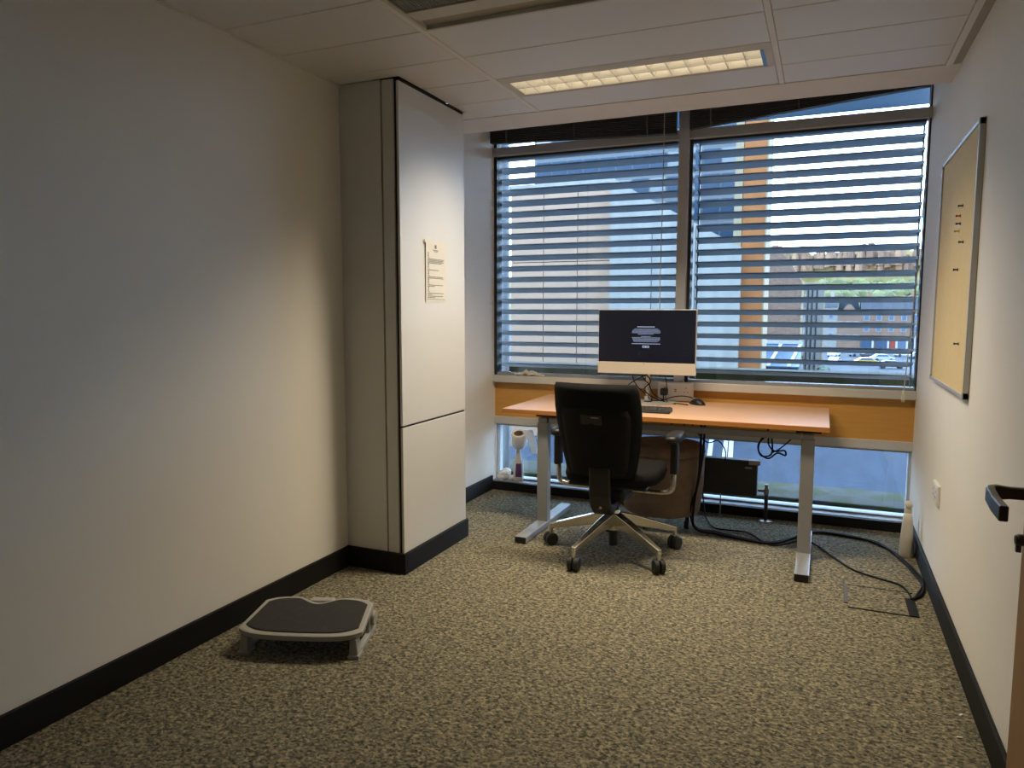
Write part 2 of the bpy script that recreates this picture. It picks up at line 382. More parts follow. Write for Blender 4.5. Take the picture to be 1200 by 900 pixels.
MB().lathe([(0.010, -0.026), (0.013, -0.020), (0.013, -0.006), (0.018, 0.0)], (0.428, 1.862, 0.752), 16, 'x').box(0.404, 0.414, 1.857, 1.867, 0.725, 0.755).build('lock_turn', 'door_dark', dl)

# ------------------------------------------------------------------ ceiling
ceil = struct(bx('ceiling', 'dark', XL, XR, YB, 3.652, H + 0.10, H + 0.16))
ys = [-0.9, -0.6, -0.293, 0.015, 0.322, 0.630, 0.937, 1.245, 1.552, 1.860, 2.164, 2.467, 2.775, 3.085, 3.385, 3.652]
bays = [(XL + 0.016, -1.440), (-1.414, -0.240), (-0.214, XR - 0.062)]
panel_cache = {}
def ceiling_panel(x0, x1, y0, y1):
    k = (round(x1 - x0, 3), round(y1 - y0, 3))
    if k not in panel_cache:
        panel_cache[k] = MB().box(0, k[0], 0, k[1], 0, 0.02).build('ceiling_panel', 'ceiling', ceil, bevel=0.003)
        panel_cache[k].location = (x0, y0, H)
    else:
        share(panel_cache[k], ceil, (x0, y0, H))
for bi, (x0, x1) in enumerate(bays):
    for a, b in zip(ys[:-1], ys[1:]):
        if bi == 1 and (abs(a - 3.085) < 1e-6 or abs(a - 1.860) < 1e-6 or abs(a - 2.164) < 1e-6): continue
        if bi == 0 and a >= YP - 0.02:
            ceiling_panel(XP + 0.004, x1, a + 0.002, b - 0.002); continue
        if bi == 0 and b > YP:
            MB().prism([(x0, a + 0.002), (x1, a + 0.002), (x1, b - 0.002), (XP + 0.004, b - 0.002), (XP + 0.004, YP - 0.006), (x0, YP - 0.006)], H, H + 0.02).build('ceiling_panel', 'ceiling', ceil, bevel=0.003); continue
        ceiling_panel(x0, x1, a + 0.002, b - 0.002)
ceiling_panel(XL + 0.016, XP + 0.006, YQ + 0.004, 3.650)
for xr in (-1.427, -0.227):
    MB().box(xr - 0.0115, xr + 0.0115, YB, 3.652, H - 0.001, H + 0.03).build('ceiling_runner', 'grid', ceil, bevel=0.002)
struct(bx('trim_2', 'grid', XR - 0.060, XR - 0.034, YB, 3.652, H - 0.004, H + 0.02, bevel=0.002))
struct(bx('trim_3', 'vent_tan', XR - 0.033, XR, YB, 3.652, H + 0.004, H + 0.02))
struct(bx('trim_4', 'grid', XL, XL + 0.014, YB, YP, H - 0.003, H + 0.02))
struct(bx('ceiling_strip', 'strip', XL, XR, 3.655, 3.93, H - 0.002, H + 0.10))
struct(bx('wall_bulkhead', 'wall', XL, XR, 3.83, 3.93, H + 0.10, 2.78))
struct(bx('ceiling_pocket', 'strip', XL, XR, 3.83, 4.76, 2.74, 2.84))

# ------------------------------------------------------------------ ceiling lamps
def lamp(y0, y1, label):
    x0, x1 = -1.414, -0.240
    L = thing('ceiling_lamp', label, 'ceiling lamp', (x0, y0, H))
    W, D = x1 - x0, y1 - y0
    m = MB()
    m.box(0, W, 0, 0.004, 0, 0.085).box(0, W, D - 0.004, D, 0, 0.085).box(0, 0.004, 0, D, 0, 0.085).box(W - 0.004, W, 0, D, 0, 0.085).box(0, W, 0, D, 0.085, 0.09)
    m.build('housing', 'blade', L)
    # flat frame around the louvre opening (the opening is nearer the window side)
    a, b = 0.075, D - 0.020
    MB().box(0.002, W - 0.002, 0.002, a, -0.001, 0.012).box(0.002, W - 0.002, b, D - 0.002, -0.001, 0.012).box(0.002, 0.03, a, b, -0.001, 0.012).box(W - 0.03, W - 0.002, a, b, -0.001, 0.012).build('frame', 'vent_panel', L, bevel=0.002)
    mid = (a + b) / 2
    for y in (a + 0.002, mid, b - 0.002):
        MB().hexa([(0.03, y - 0.002, 0.002), (W - 0.03, y - 0.002, 0.002), (W - 0.03, y + 0.002, 0.002), (0.03, y + 0.002, 0.002),
                   (0.03, y - 0.006, 0.052), (W - 0.03, y - 0.006, 0.052), (W - 0.03, y + 0.006, 0.052), (0.03, y + 0.006, 0.052)]).build('long_louvre', 'blade', L)
    n = 14; proto = None
    for i in range(n + 1):
        x = 0.032 + (W - 0.064) * i / n
        if proto is None:
            proto = MB().hexa([(-0.0015, a, 0.004), (0.0015, a, 0.004), (0.0015, b, 0.004), (-0.0015, b, 0.004), (-0.004, a, 0.050), (0.004, a, 0.050), (0.004, b, 0.050), (-0.004, b, 0.050)]).build('louvre', 'blade', L)
            proto.location = (x, 0, 0)
        else: share(proto, L, (x, 0, 0))
    for yc in ((a + mid) / 2, (mid + b) / 2):
        MB().box(0.04, W - 0.04, yc - 0.013, yc + 0.013, 0.060, 0.066).build('tube', 'tube', L)
    MB().box(W - 0.045, W - 0.031, a, b, -0.003, 0.001).build('blue_film', 'bluefilm', L)
    ld = bpy.data.lights.new('lamp_beam', 'AREA'); ld.shape = 'RECTANGLE'; ld.size = W - 0.08; ld.size_y = b - a - 0.02
    ld.energy = LAMP_W; ld.color = LAMP_COL; ld.spread = math.radians(122)
    lo_ = bpy.data.objects.new('lamp_beam', ld); COL.objects.link(lo_); lo_.parent = L; lo_.location = (W / 2, mid, -0.004)
    return L
lamp(3.085, 3.385, 'recessed louvre ceiling lamp lit in front of the window')

# air vent above the middle of the room
V = thing('air_vent', 'cream ceiling air unit with dark mesh grille and sloping panel', 'air vent', (-1.414, 1.860, H))
VW, VD = 1.174, 0.607
MB().box(0, VW, 0, VD, 0.075, 0.08).build('backing', 'vent_tan', V)
MB().box(0, VW, VD - 0.014, VD, -0.003, 0.07).box(0, VW, 0, 0.014, -0.003, 0.07).box(0, 0.014, 0.014, VD - 0.014, -0.003, 0.07).box(VW - 0.014, VW, 0.014, VD - 0.014, -0.003, 0.07).build('frame', 'vent_panel', V, bevel=0.002)
MB().hexa([(0.014, 0.44, 0.000), (VW - 0.014, 0.44, 0.000), (VW - 0.014, 0.525, 0.004), (0.014, 0.525, 0.004), (0.014, 0.44, 0.01), (VW - 0.014, 0.44, 0.01), (VW - 0.014, 0.525, 0.014), (0.014, 0.525, 0.014)]).build('flat_panel', 'vent_panel', V)
MB().hexa([(0.014, 0.525, 0.024), (VW - 0.014, 0.525, 0.024), (VW - 0.014, VD - 0.014, 0.012), (0.014, VD - 0.014, 0.012), (0.014, 0.525, 0.030), (VW - 0.014, 0.525, 0.030), (VW - 0.014, VD - 0.014, 0.018), (0.014, VD - 0.014, 0.018)]).build('recessed_panel', 'vent_tan', V)
g = MB()
for i in range(96): g.box(0.014 + i * 0.012, 0.020 + i * 0.012, 0.014, 0.435, 0.004, 0.008)
for j in range(35): g.box(0.014, VW - 0.014, 0.014 + j * 0.012, 0.017 + j * 0.012, 0.008, 0.010)
gm = g.build('mesh_grille', 'grille', V); gm['kind'] = 'stuff'

# ------------------------------------------------------------------ window wall
def pane(name, x0, x1, z0, z1, y, parent): return MB().box(x0, x1, y, y + 0.006, z0, z1).build(name, 'glass', parent)
MX0, MX1 = -0.861, -0.802
wall_front = struct(bx('wall_front', 'orange_panel', XL, XR, 4.625, 4.70, 0.512, 0.760))
struct(bx('trim_5', 'sill', XL, XR, 4.580, 4.70, 0.757, 0.806, bevel=0.004))
struct(bx('trim_6', 'sill', XL, XR, 4.612, 4.70, 0.460, 0.514, bevel=0.003))
struct(bx('trim_7', 'alu', MX0, MX1, 4.560, 4.70, 0.806, 2.74, bevel=0.004))
struct(bx('baseboard_window', 'skirting', XL, XR, 4.555, 4.575, 0.0, 0.058, bevel=0.003))
struct(bx('trim_8', 'ledge_alu', XL, XR, 4.575, 4.70, -0.05, 0.062, bevel=0.002))
def window(n, x0, x1, z0, z1, y, transom=None, fw=0.022, lower=None, fr=None):
    fr = fr or fw
    W = struct(MB().box(x0, x0 + fw, y - 0.03, y + 0.05, z0, z1).box(x1 - fr, x1, y - 0.03, y + 0.05, z0, z1)
               .box(x0 + fw, x1 - fw, y - 0.03, y + 0.05, z1 - fw, z1).build('window_%d' % n, 'gasket' if lower is None else 'alu'))
    MB().box(x0 + fw, x1 - fr, y - 0.03, y + 0.05, z0, z0 + fw * 0.8).build('bottom_rail', 'ledge_alu', W)
    if transom:
        MB().box(x0, x1, y - 0.06, y + 0.05, transom[0], transom[1]).build('transom', 'alu', W, bevel=0.003)
        MB().box(x0 + fw, x1 - fw, y - 0.02, y + 0.04, transom[0] - 0.014, transom[0]).build('gasket', 'gasket', W)
        pane('pane', x0 + fw, x1 - fr, z0 + fw, transom[0] - 0.014, y, W)
        pane('pane', x0 + fw, x1 - fr, transom[1], z1 - fw, y, W)
    else:
        pane('pane', x0 + fw, x1 - fr, z0 + fw * 0.8, z1 - fw, y, W)
    return W
window(1, XL, MX0, 0.806, 2.74, 4.640, (2.292, 2.346), fr=0.010)
window(2, MX1, XR, 0.806, 2.74, 4.640, (2.292, 2.346), fw=0.02, fr=0.008)
window(3, XL, XR, 0.062, 0.460, 4.675, fw=0.014, lower=True)

# outside slat blinds
def slat_blind(x0, x1, label):
    B = thing('slat_blind', label, 'blind', (x0, 4.765, 0.84), 0, 'outside slat blinds')
    Wd = x1 - x0; t = math.radians(19); d = 0.040; th = 0.004
    proto = None
    prof = []
    for k in range(5):
        s = -1 + k / 2; prof.append((s * d * math.cos(t), -s * d * math.sin(t) - 0.004 * (s * s)))
    poly = [(y, z + th) for y, z in prof] + [(y, z - th) for y, z in prof[::-1]]
    for i in range(19):
        z = 2.226 - i * 0.0752 - 0.84
        if proto is None:
            m = MB().prism(poly, 0, Wd, 'x'); proto = m.build('slat', 'slat', B); proto.location = (0, 0, z)
        else: share(proto, B, (0, 0, z))
    MB().box(0, Wd, -0.035, 0.035, 1.452, 1.50).build('head_rail', 'slat', B)
    for x in (0.004, Wd - 0.012): MB().box(x, x + 0.008, -0.012, 0.012, -0.05, 1.45).build('guide_rail', 'gasket', B)
slat_blind(XL - 0.035, MX0 - 0.005, 'blue-grey slat blind outside the window nearer the white pillar')
slat_blind(MX1 + 0.03, XR - 0.010, 'blue-grey slat blind outside the window beside the notice board wall')

# raised indoor blinds in the pocket
def raised_blind(x0, x1, zl, zr, label, cordx, cord_pts, bell):
    y = 4.525; n = 22
    B = thing('venetian_blind', label, 'blind', (x0, y, 0), 0, 'raised dark indoor blinds')
    Wd = x1 - x0; m = MB()
    tl, tr = 2.60, 2.60
    for i in range(n):
        a = i / n; b = (i + 0.7) / n; j = (i % 3 - 1) * 0.0015
        m.hexa([(0, -0.024 + j, zl + (tl - zl) * a), (Wd, -0.024 + j, zr + (tr - zr) * a), (Wd, 0.024 + j, zr + (tr - zr) * a), (0, 0.024 + j, zl + (tl - zl) * a),
                (0, -0.024 + j, zl + (tl - zl) * b), (Wd, -0.024 + j, zr + (tr - zr) * b), (Wd, 0.024 + j, zr + (tr - zr) * b), (0, 0.024 + j, zl + (tl - zl) * b)])
    m.build('slat_stack', 'blind_dark', B)
    MB().box(0, Wd, -0.026, 0.026, 2.60, 2.65).build('head_rail', 'blind_dark', B)
    for fx in (0.10, 0.48, 0.86):
        x = Wd * fx; zb = zl + (zr - zl) * fx
        MB().tube([(x, -0.0275, 2.60), (x + 0.004, -0.029, (zb + 2.6) / 2 + 0.03), (x - 0.003, -0.029, (zb + 2.6) / 2 - 0.04), (x, -0.0275, zb - 0.004)], 0.006, 6).build('ladder_tape', 'tape', B)
    c = MB().tube(cord_pts, 0.0028, 6).build('pull_cord', 'cord', B)
    if bell:
        bp = Vector(cord_pts[-1])
        MB().lathe([(0.003, 0.03), (0.006, 0.02), (0.009, -0.02), (0.008, -0.035)], bp, 12).build('cord_bell', 'cream', B, smooth=True)
    return B
raised_blind(XL + 0.02, MX0 - 0.01, 2.362, 2.312, 'dark raised blind bunched above the window nearer the white pillar', 0, [(1.163, -0.04, 2.60), (1.163, -0.045, 1.9), (1.160, -0.05, 1.4), (1.165, -0.05, 0.95)], True)
raised_blind(MX1 + 0.012, XR - 0.012, 2.330, 2.437, 'dark crookedly raised blind above the window beside the notice board', 0, [(1.252, -0.04, 2.60), (1.246, -0.05, 2.0), (1.225, -0.09, 1.4), (1.190, -0.135, 0.80)], True)

# ------------------------------------------------------------------ desk
D = thing('office_desk', 'beech topped office desk on silver T legs below the window', 'desk', (-0.83, 4.2, 0))
MB().box(-0.868, 0.870, -0.400, 0.392, 0.665, 0.690).build('desktop', 'desk', D, bevel=0.002)
MB().box(-0.869, 0.871, -0.402, -0.3995, 0.666, 0.689).build('edge_band', 'desk_edge', D)
for lx in (-0.635, 0.775):
    lg = MB().box(lx - 0.032, lx + 0.032, -0.355, -0.300, 0.035, 0.615).build('leg', 'steel', D, bevel=0.003)
    MB().box(lx - 0.027, lx + 0.027, -0.350, -0.305, 0.615, 0.64).build('inner_column', 'steel', lg, bevel=0.002)
    ft = MB().box(lx - 0.033, lx + 0.033, -0.680, 0.070, 0.004, 0.038).build('foot', 'steel', D, bevel=0.003)
    MB().box(lx - 0.031, lx + 0.031, -0.683, -0.680, 0.006, 0.036).build('end_cap', 'black_plastic', ft)
    MB().box(lx - 0.06, lx + 0.06, -0.30, 0.32, 0.640, 0.665).build('top_bracket', 'black_plastic', D)
MB().box(-0.60, 0.74, -0.345, -0.305, 0.610, 0.640).build('crossbar', 'steel', D)

# ------------------------------------------------------------------ desk contents
mon = thing('computer_monitor', 'black screen monitor with pale chin on a steel pole stand', 'monitor', (-0.997, 4.395, 0.690))
bz = 0.178
MB().box(-0.300, 0.300, -0.020, 0.010, bz, bz + 0.393).build('back_case', 'mon_body', mon, bevel=0.006)
MB().box(-0.296, 0.296, -0.0215, -0.019, bz + 0.071, bz + 0.389).build('screen', 'screen', mon)
MB().box(-0.300, 0.300, -0.0225, -0.018, bz, bz + 0.071).build('chin', 'mon_body', mon, bevel=0.001)
MB().lathe([(0.0025, -0.0015), (0.0025, 0.0)], (-0.01, -0.0225, bz + 0.061), 10, 'y').build('indicator', 'black_plastic', mon)
tx, td = MB(), MB()
def words(mb, x0, x1, z, h, wl=(0.006, 0.016), gap=0.002):
    x = x0
    while x < x1:
        e = min(x1, x + random.uniform(*wl)); mb.box(x, e, -0.0222, -0.0218, z, z + h); x = e + gap
cz = bz + 0.285
words(tx, -0.055, 0.052, cz, 0.0052, (0.008, 0.014), 0.0012)
wid = [(-.072, .074), (-.083, .084), (-.085, .088), (-.087, .086), (-.05, .045)]
for i, (a, b) in enumerate(wid): words(td, a, b, cz - 0.013 - i * 0.0075, 0.0048)
wid = [(-.03, .028), (-.087, .086), (-.083, .084), (-.080, .082), (-.076, .072)]
for i, (a, b) in enumerate(wid): words(td, a, b, cz - 0.058 - i * 0.0075, 0.0048)
words(tx, -0.087, 0.086, cz - 0.102, 0.004)
tx.box(-0.022, 0.020, -0.0222, -0.0218, cz - 0.124, cz - 0.111)
tx.build('screen_heading', 'text_glow', mon)['kind'] = 'stuff'; td.build('screen_text', 'text_glow_dim', mon)['kind'] = 'stuff'
MB().box(-0.018, -0.006, -0.0226, -0.0222, cz - 0.120, cz - 0.115).box(0.003, 0.015, -0.0226, -0.0222, cz - 0.120, cz - 0.115).build('screen_button_text', 'screen', mon)
MB().box(-0.02, 0.02, 0.010, 0.045, bz + 0.12, bz + 0.22).build('mount_bracket', 'plate', mon)
MB().lathe([(0.014, 0.006), (0.014, bz + 0.24)], (0.0, 0.058, 0), 16).build('pole', 'chrome', mon, smooth=True)
MB().lathe([(0.022, 0.006), (0.020, 0.03), (0.015, 0.035)], (0.0, 0.058, 0), 16).build('pole_collar', 'plate', mon)
MB().prism([(-0.16, 0.10), (-0.16, -0.09), (0.10, -0.12), (0.19, 0.04), (0.17, 0.10)], 0.0, 0.006, 'z').build('base_plate', 'plate', mon, bevel=0.001)

kb = thing('keyboard', 'slim dark keyboard lying on the desk behind the chair', 'keyboard', (-0.98, 4.0, 0.690), 0.05)
MB().hexa([(-0.215, -0.062, 0.0), (0.215, -0.062, 0.0), (0.215, 0.062, 0.0), (-0.215, 0.062, 0.0), (-0.213, -0.060, 0.012), (0.213, -0.060, 0.012), (0.213, 0.060, 0.022), (-0.213, 0.060, 0.022)]).build('case', 'black_plastic', kb, bevel=0.003)
M['key'] = mat('grey_key', (0.06, 0.06, 0.065, 1), 0.5)
kp = None
for r in range(5):
    for c in range(18):
        x = -0.205 + c * 0.0232; y = -0.052 + r * 0.0215; z = 0.0125 + (y + 0.06) / 0.12 * 0.010
        if kp is None:
            kp = MB().box(0, 0.019, 0, 0.018, 0, 0.005).build('key', 'key', kb); kp.location = (x, y, z)
        else: share(kp, kb, (x, y, z))

ms = thing('computer_mouse', 'black wired mouse resting on the desk beside the socket block', 'mouse', (-0.690, 4.43, 0.690), 0.9)
rings = []
for k in range(9):
    t = k / 8; y = -0.055 + 0.11 * t; s = math.sin(math.pi * (0.08 + 0.84 * t)) ** 0.5
    rings.append([(0.031 * s * math.cos(a), y, max(0.0, 0.036 * s * math.sin(a) * (0.75 + 0.35 * math.sin(math.pi * t)))) for a in [math.pi * i / 10 for i in range(11)]])
MB().loops(rings).build('shell', 'black_plastic', ms, smooth=True)
MB().lathe([(0.007, -0.004), (0.008, 0), (0.007, 0.004)], (0, 0.028, 0.031), 12, 'x').build('scroll_wheel', 'plate', ms)

so = thing('socket_block', 'white double socket block standing at the back of the desk', 'socket', (-0.842, 4.535, 0.690))
MB().box(-0.108, 0.108, -0.018, 0.022, 0.004, 0.118).build('housing', 'white_plastic', so, bevel=0.006)
for cx in (-0.062, 0.068):
    f = MB().box(cx - 0.034, cx + 0.034, -0.0195, -0.018, 0.038, 0.104).build('socket_face', 'white_plastic', so, bevel=0.001)
    for dx, dz, w_, h_ in ((0, 0.088, 0.004, 0.008), (-0.011, 0.062, 0.007, 0.004), (0.011, 0.062, 0.007, 0.004)):
        MB().box(cx + dx - w_ / 2, cx + dx + w_ / 2, -0.0202, -0.0192, dz - h_ / 2, dz + h_ / 2).build('pin_hole', 'black_plastic', f)
MB().lathe([(0.018, -0.0195), (0.018, -0.018)], (0.003, 0, 0.072), 20, 'y').build('usb_face', 'white_plastic', so)
MB().box(-0.004, 0.010, -0.0205, -0.0195, 0.074, 0.079).box(-0.004, 0.010, -0.0205, -0.0195, 0.063, 0.068).build('usb_port', 'blue_paint', so)
pl = thing('power_plug', 'black power plug pushed into the socket block on the desk', 'plug', (-0.904, 4.514, 0.752))
MB().box(-0.022, 0.022, -0.040, 0.0, -0.022, 0.022).build('plug_body', 'black_plastic', pl, bevel=0.008)
MB().tube([(0, -0.036, -0.02), (0, -0.04, -0.035), (0.004, -0.045, -0.055)], 0.004, 6).build('cord_stub', 'cable', pl)

def cable(label, pts, r=0.004, m='cable', cat='cable', group=None, name='cable'):
    base = Vector(pts[0]); o = MB().tube([Vector(p) - base for p in pts], r, 8).build(name, m, smooth=True); o.location = base
    return tag(o, label, cat, group)
dz = 0.694
cable('black cable from monitor winding around the pole to the socket block', [(-1.03, 4.40, 0.90), (-1.02, 4.42, 0.84), (-0.985, 4.43, 0.80), (-0.965, 4.44, 0.75), (-0.93, 4.45, 0.72), (-0.90, 4.46, 0.705)], 0.0035)
cable('thin black cable looping low from the pole collar to the mouse', [(-0.99, 4.425, dz + .03), (-0.95, 4.37, dz + .016), (-0.90, 4.44, dz + .012), (-0.85, 4.46, dz + .03), (-0.79, 4.46, dz + .040), (-0.735, 4.465, dz + .034), (-0.712, 4.470, dz + .018)], 0.003)
cable('black cable lying across the base plate toward the window', [(-1.05, 4.41, 0.90), (-1.09, 4.44, 0.85), (-1.08, 4.49, 0.79), (-1.03, 4.50, 0.74), (-0.98, 4.52, 0.712), (-0.93, 4.46, 0.704), (-0.86, 4.42, dz), (-0.79, 4.40, dz), (-0.735, 4.36, dz)], 0.003)
cable('thin dark cable dropping straight from monitor chin onto the desk', [(-0.90, 4.41, 0.90), (-0.885, 4.43, 0.85), (-0.88, 4.45, 0.79), (-0.89, 4.47, 0.73), (-0.87, 4.44, dz), (-0.81, 4.37, dz)], 0.0025)
cable('black cable drooping from the pole top toward the chair side', [(-0.985, 4.42, 0.87), (-1.04, 4.40, 0.84), (-1.10, 4.38, 0.80), (-1.13, 4.37, 0.75), (-1.15, 4.40, 0.70)], 0.003)
cable('pair of twin black cables twisted on the monitor pole', [(-1.012, 4.425, 0.87), (-0.975, 4.425, 0.82), (-1.015, 4.428, 0.77), (-0.975, 4.425, 0.73), (-0.96, 4.40, 0.702), (-1.0, 4.38, 0.702)], 0.0035)
# floor cables
fz = 0.007
cable('thick black cable hanging from the desk and trailing over carpet to the floor box', [(-0.600, 4.02, 0.66), (-0.602, 4.02, 0.50), (-0.61, 4.04, 0.35), (-0.635, 4.06, 0.18), (-0.64, 4.08, 0.05), (-0.60, 4.10, 0.012), (-0.53, 4.11, fz), (-0.463, 4.084, fz), (-0.236, 4.037, fz), (-0.133, 4.161, fz), (-0.071, 4.271, fz), (0.016, 4.361, fz), (0.19, 4.335, fz), (0.313, 4.276, fz), (0.396, 4.046, fz), (0.435, 3.848, fz), (0.458, 3.692, fz), (0.439, 3.557, fz), (0.391, 3.474, fz)], 0.007)
cable('thin black cable wandering over carpet between desk foot and floor box', [(-0.66, 4.52, 0.15), (-0.63, 4.44, 0.04), (-0.60, 4.36, fz), (-0.536, 4.209, fz), (-0.431, 4.201, fz), (-0.346, 4.186, fz), (-0.213, 4.010, fz), (-0.066, 4.06, fz + .03), (0.01, 4.097, fz), (0.079, 3.95, fz), (0.173, 3.777, fz), (0.279, 3.70, fz), (0.363, 3.644, fz), (0.391, 3.536, fz), (0.391, 3.48, fz)], 0.0045)
cable('black cable running beside the thick one across the carpet', [(-0.585, 4.03, 0.66), (-0.588, 4.03, 0.50), (-0.615, 4.06, 0.30), (-0.66, 4.09, 0.12), (-0.63, 4.14, 0.015), (-0.53, 4.14, fz), (-0.40, 4.09, fz), (-0.236, 4.055, fz), (-0.12, 4.19, fz), (-0.02, 4.345, fz), (0.10, 4.375, fz), (0.25, 4.32, fz), (0.36, 4.17, fz), (0.43, 3.95, fz), (0.463, 3.73, fz), (0.425, 3.56, fz), (0.40, 3.485, fz)], 0.006)
cable('coiled black cable bundle hanging under the desk near its silver leg', [(-0.262, 4.0, 0.665), (-0.255, 4.0, 0.61), (-0.30, 4.0, 0.55), (-0.285, 4.0, 0.49), (-0.235, 4.0, 0.50), (-0.232, 4.0, 0.57), (-0.25, 4.0, 0.62), (-0.29, 4.01, 0.57), (-0.298, 4.01, 0.51), (-0.25, 4.01, 0.475), (-0.205, 4.0, 0.51), (-0.165, 4.0, 0.50), (-0.17, 4.0, 0.525), (-0.22, 4.0, 0.52), (-0.25, 3.99, 0.56), (-0.245, 4.0, 0.62)], 0.0045)
cable('black cable stretched from the hanging coil up to the desk bracket', [(-0.235, 3.99, 0.51), (-0.20, 3.985, 0.53), (-0.15, 3.97, 0.58), (-0.11, 3.95, 0.63), (-0.10, 3.94, 0.655)], 0.0035)
cable('thin cable looping below the desk over the radiator', [(-0.70, 4.20, 0.655), (-0.68, 4.30, 0.56), (-0.62, 4.40, 0.47), (-0.56, 4.42, 0.48), (-0.52, 4.44, 0.42), (-0.52, 4.45, 0.36)], 0.0035)
cable('short cable loop hanging under the desk above the chair arm', [(-0.76, 4.0, 0.655), (-0.755, 4.0, 0.60), (-0.73, 4.0, 0.58), (-0.70, 4.0, 0.61), (-0.68, 4.0, 0.655)], 0.003)

# ------------------------------------------------------------------ office chair
ch = thing('office_chair', 'black office chair with chrome arms and star base pulled to the desk', 'chair', (-0.965, 3.575, 0), 0.0)
def sq(n, hx, hy, e=3.5):
    out = []
    for i in range(n):
        a = 2 * math.pi * i / n; c, s = math.cos(a), math.sin(a)
        out.append((hx * math.copysign(abs(c) ** (2 / e), c), hy * math.copysign(abs(s) ** (2 / e), s)))
    return out
rings = []
for z, k in ((0.392, 0.90), (0.398, 0.97), (0.425, 1.0), (0.452, 0.985), (0.464, 0.93), (0.468, 0.80)):
    rings.append([(x * k, y * k + 0.045, z - 0.012 * (y > 0.2)) for x, y in sq(40, 0.245, 0.235)])
MB().loops(rings).build('seat', 'black_fabric', ch, smooth=True)
MB().box(-0.20, 0.20, -0.15, 0.22, 0.375, 0.395).build('seat_pan', 'black_plastic', ch, bevel=0.008)
# backrest: curved padded slab
def back_pt(u, t, off):
    z = 0.445 + 0.462 * t
    hw = 0.170 + 0.045 * math.sin(min(1, t * 1.35) * math.pi / 2)
    hw -= 0.008 * max(0, t - 0.75) / 0.25
    x = u * hw; y = -0.215 - 0.085 * t + 0.035 * math.sin(t * math.pi * 0.9) * 0.6 + 0.045 * u * u - off
    return Vector((x - 0.020 - 0.014 * t, y, z))
NU, NT = 14, 16
rings = []
for j in range(NT + 1):
    t = j / NT; e = min(1, min(t, 1 - t) / 0.06); e = math.sqrt(max(0, 1 - (1 - e) ** 2))
    th = 0.012 + 0.022 * e; row = []
    for i in range(NU + 1):
        u = -1 + 2 * i / NU; row.append(back_pt(u * (0.955 + 0.045 * e), t, th * (1 - 0.75 * abs(u) ** 8)))
    for i in range(NU, -1, -1):
        u = -1 + 2 * i / NU; row.append(back_pt(u * (0.955 + 0.045 * e), t, -th * (1 - 0.75 * abs(u) ** 8)))
    rings.append(row)
MB().loops(rings).build('backrest', 'black_fabric', ch, smooth=True)
rings = []
for j in range(11):
    s = j / 10; t = 0.03 + 0.70 * s; e = min(1, min(s, 1 - s) / 0.08); e = math.sqrt(max(0, 1 - (1 - e) ** 2)); row = []
    wk = 0.80 * (0.93 + 0.07 * e)
    for i in range(NU + 1):
        u = (-1 + 2 * i / NU); row.append(back_pt(u * wk, t + 0.02 * (1 - u * u) * (s > 0.9), 0.034 + 0.008 * e * (1 - abs(u) ** 10)))
    for i in range(NU, -1, -1):
        u = (-1 + 2 * i / NU); row.append(back_pt(u * wk, t + 0.02 * (1 - u * u) * (s > 0.9), 0.020))
    rings.append(row)
bs = MB().loops(rings).build('back_shell', 'back_shell', ch, smooth=True)
def on_back(u0, u1, t0, t1, off, name, m, parent):
    a = [back_pt(u0, t0, off), back_pt(u1, t0, off), back_pt(u1, t0, off - 0.002), back_pt(u0, t0, off - 0.002), back_pt(u0, t1, off), back_pt(u1, t1, off), back_pt(u1, t1, off - 0.002), back_pt(u0, t1, off - 0.002)]
    return MB().hexa(a).build(name, m, parent)
on_back(-0.30, 0.19, 0.575, 0.675, 0.0445, 'label_sticker', 'sticker', bs)
on_back(-0.05, 0.12, 0.648, 0.656, 0.0455, 'label_print', 'plate', bs)
# spine
prof = [(-0.250, 0.50), (-0.250, 0.47), (-0.247, 0.43), (-0.240, 0.36), (-0.222, 0.305), (-0.18, 0.275), (-0.10, 0.285), (0.02, 0.315)]
rings = []
for i, (y, z) in enumerate(prof):
    a = prof[max(0, i - 1)]; b = prof[min(len(prof) - 1, i + 1)]; t = Vector((0, b[0] - a[0], b[1] - a[1])).normalized(); nn = Vector((0, t.z, -t.y))
    hw = 0.052 if i < 6 else 0.045; hh = 0.018 if i < 5 else 0.026
    c = Vector((-0.005, y, z)); X = Vector((hw, 0, 0))
    rings.append([c + X + nn * hh, c - X + nn * hh, c - X - nn * hh, c + X - nn * hh])
sp = MB().loops(rings).build('spine', 'black_plastic', ch, bevel=0.010)
MB().lathe([(0.007, -0.248), (0.007, -0.236)], (0.0, 0, 0.302), 10, 'y').build('spine_light_dot', 'chrome', sp)  # bright chrome dot stands in for daylight seen through a hole in the spine
MB().box(-0.085, 0.085, -0.11, 0.14, 0.295, 0.375).build('mechanism', 'black_plastic', ch, bevel=0.02)
for s in (-1, 1):
    at = MB().tube([(s * 0.08, 0.0, 0.345), (s * 0.20, 0.0, 0.342), (s * 0.265, 0.0, 0.347), (s * 0.292, 0, 0.362), (s * 0.302, 0, 0.39), (s * 0.304, 0, 0.455)], 0.0135, 12, sub=5).build('arm_tube', 'chrome', ch, smooth=True)
    MB().box(s * 0.305 - 0.018, s * 0.305 + 0.018, -0.028, 0.028, 0.445, 0.615).build('arm_post', 'black_plastic', ch, bevel=0.008)
    rr = [[(s * 0.300 + x * k, y * k + 0.045, z) for x, y in sq(24, 0.040, 0.125, 3)] for z, k in ((0.606, 0.85), (0.612, 0.98), (0.630, 1.0), (0.640, 0.93), (0.643, 0.8))]
    MB().loops(rr).build('arm_pad', 'black_plastic', ch, smooth=True)
smooth_by_angle(MB().lathe([(0.034, 0.128), (0.036, 0.15), (0.034, 0.225), (0.028, 0.235)], (0, 0, 0), 24).build('hub', 'chrome', ch))
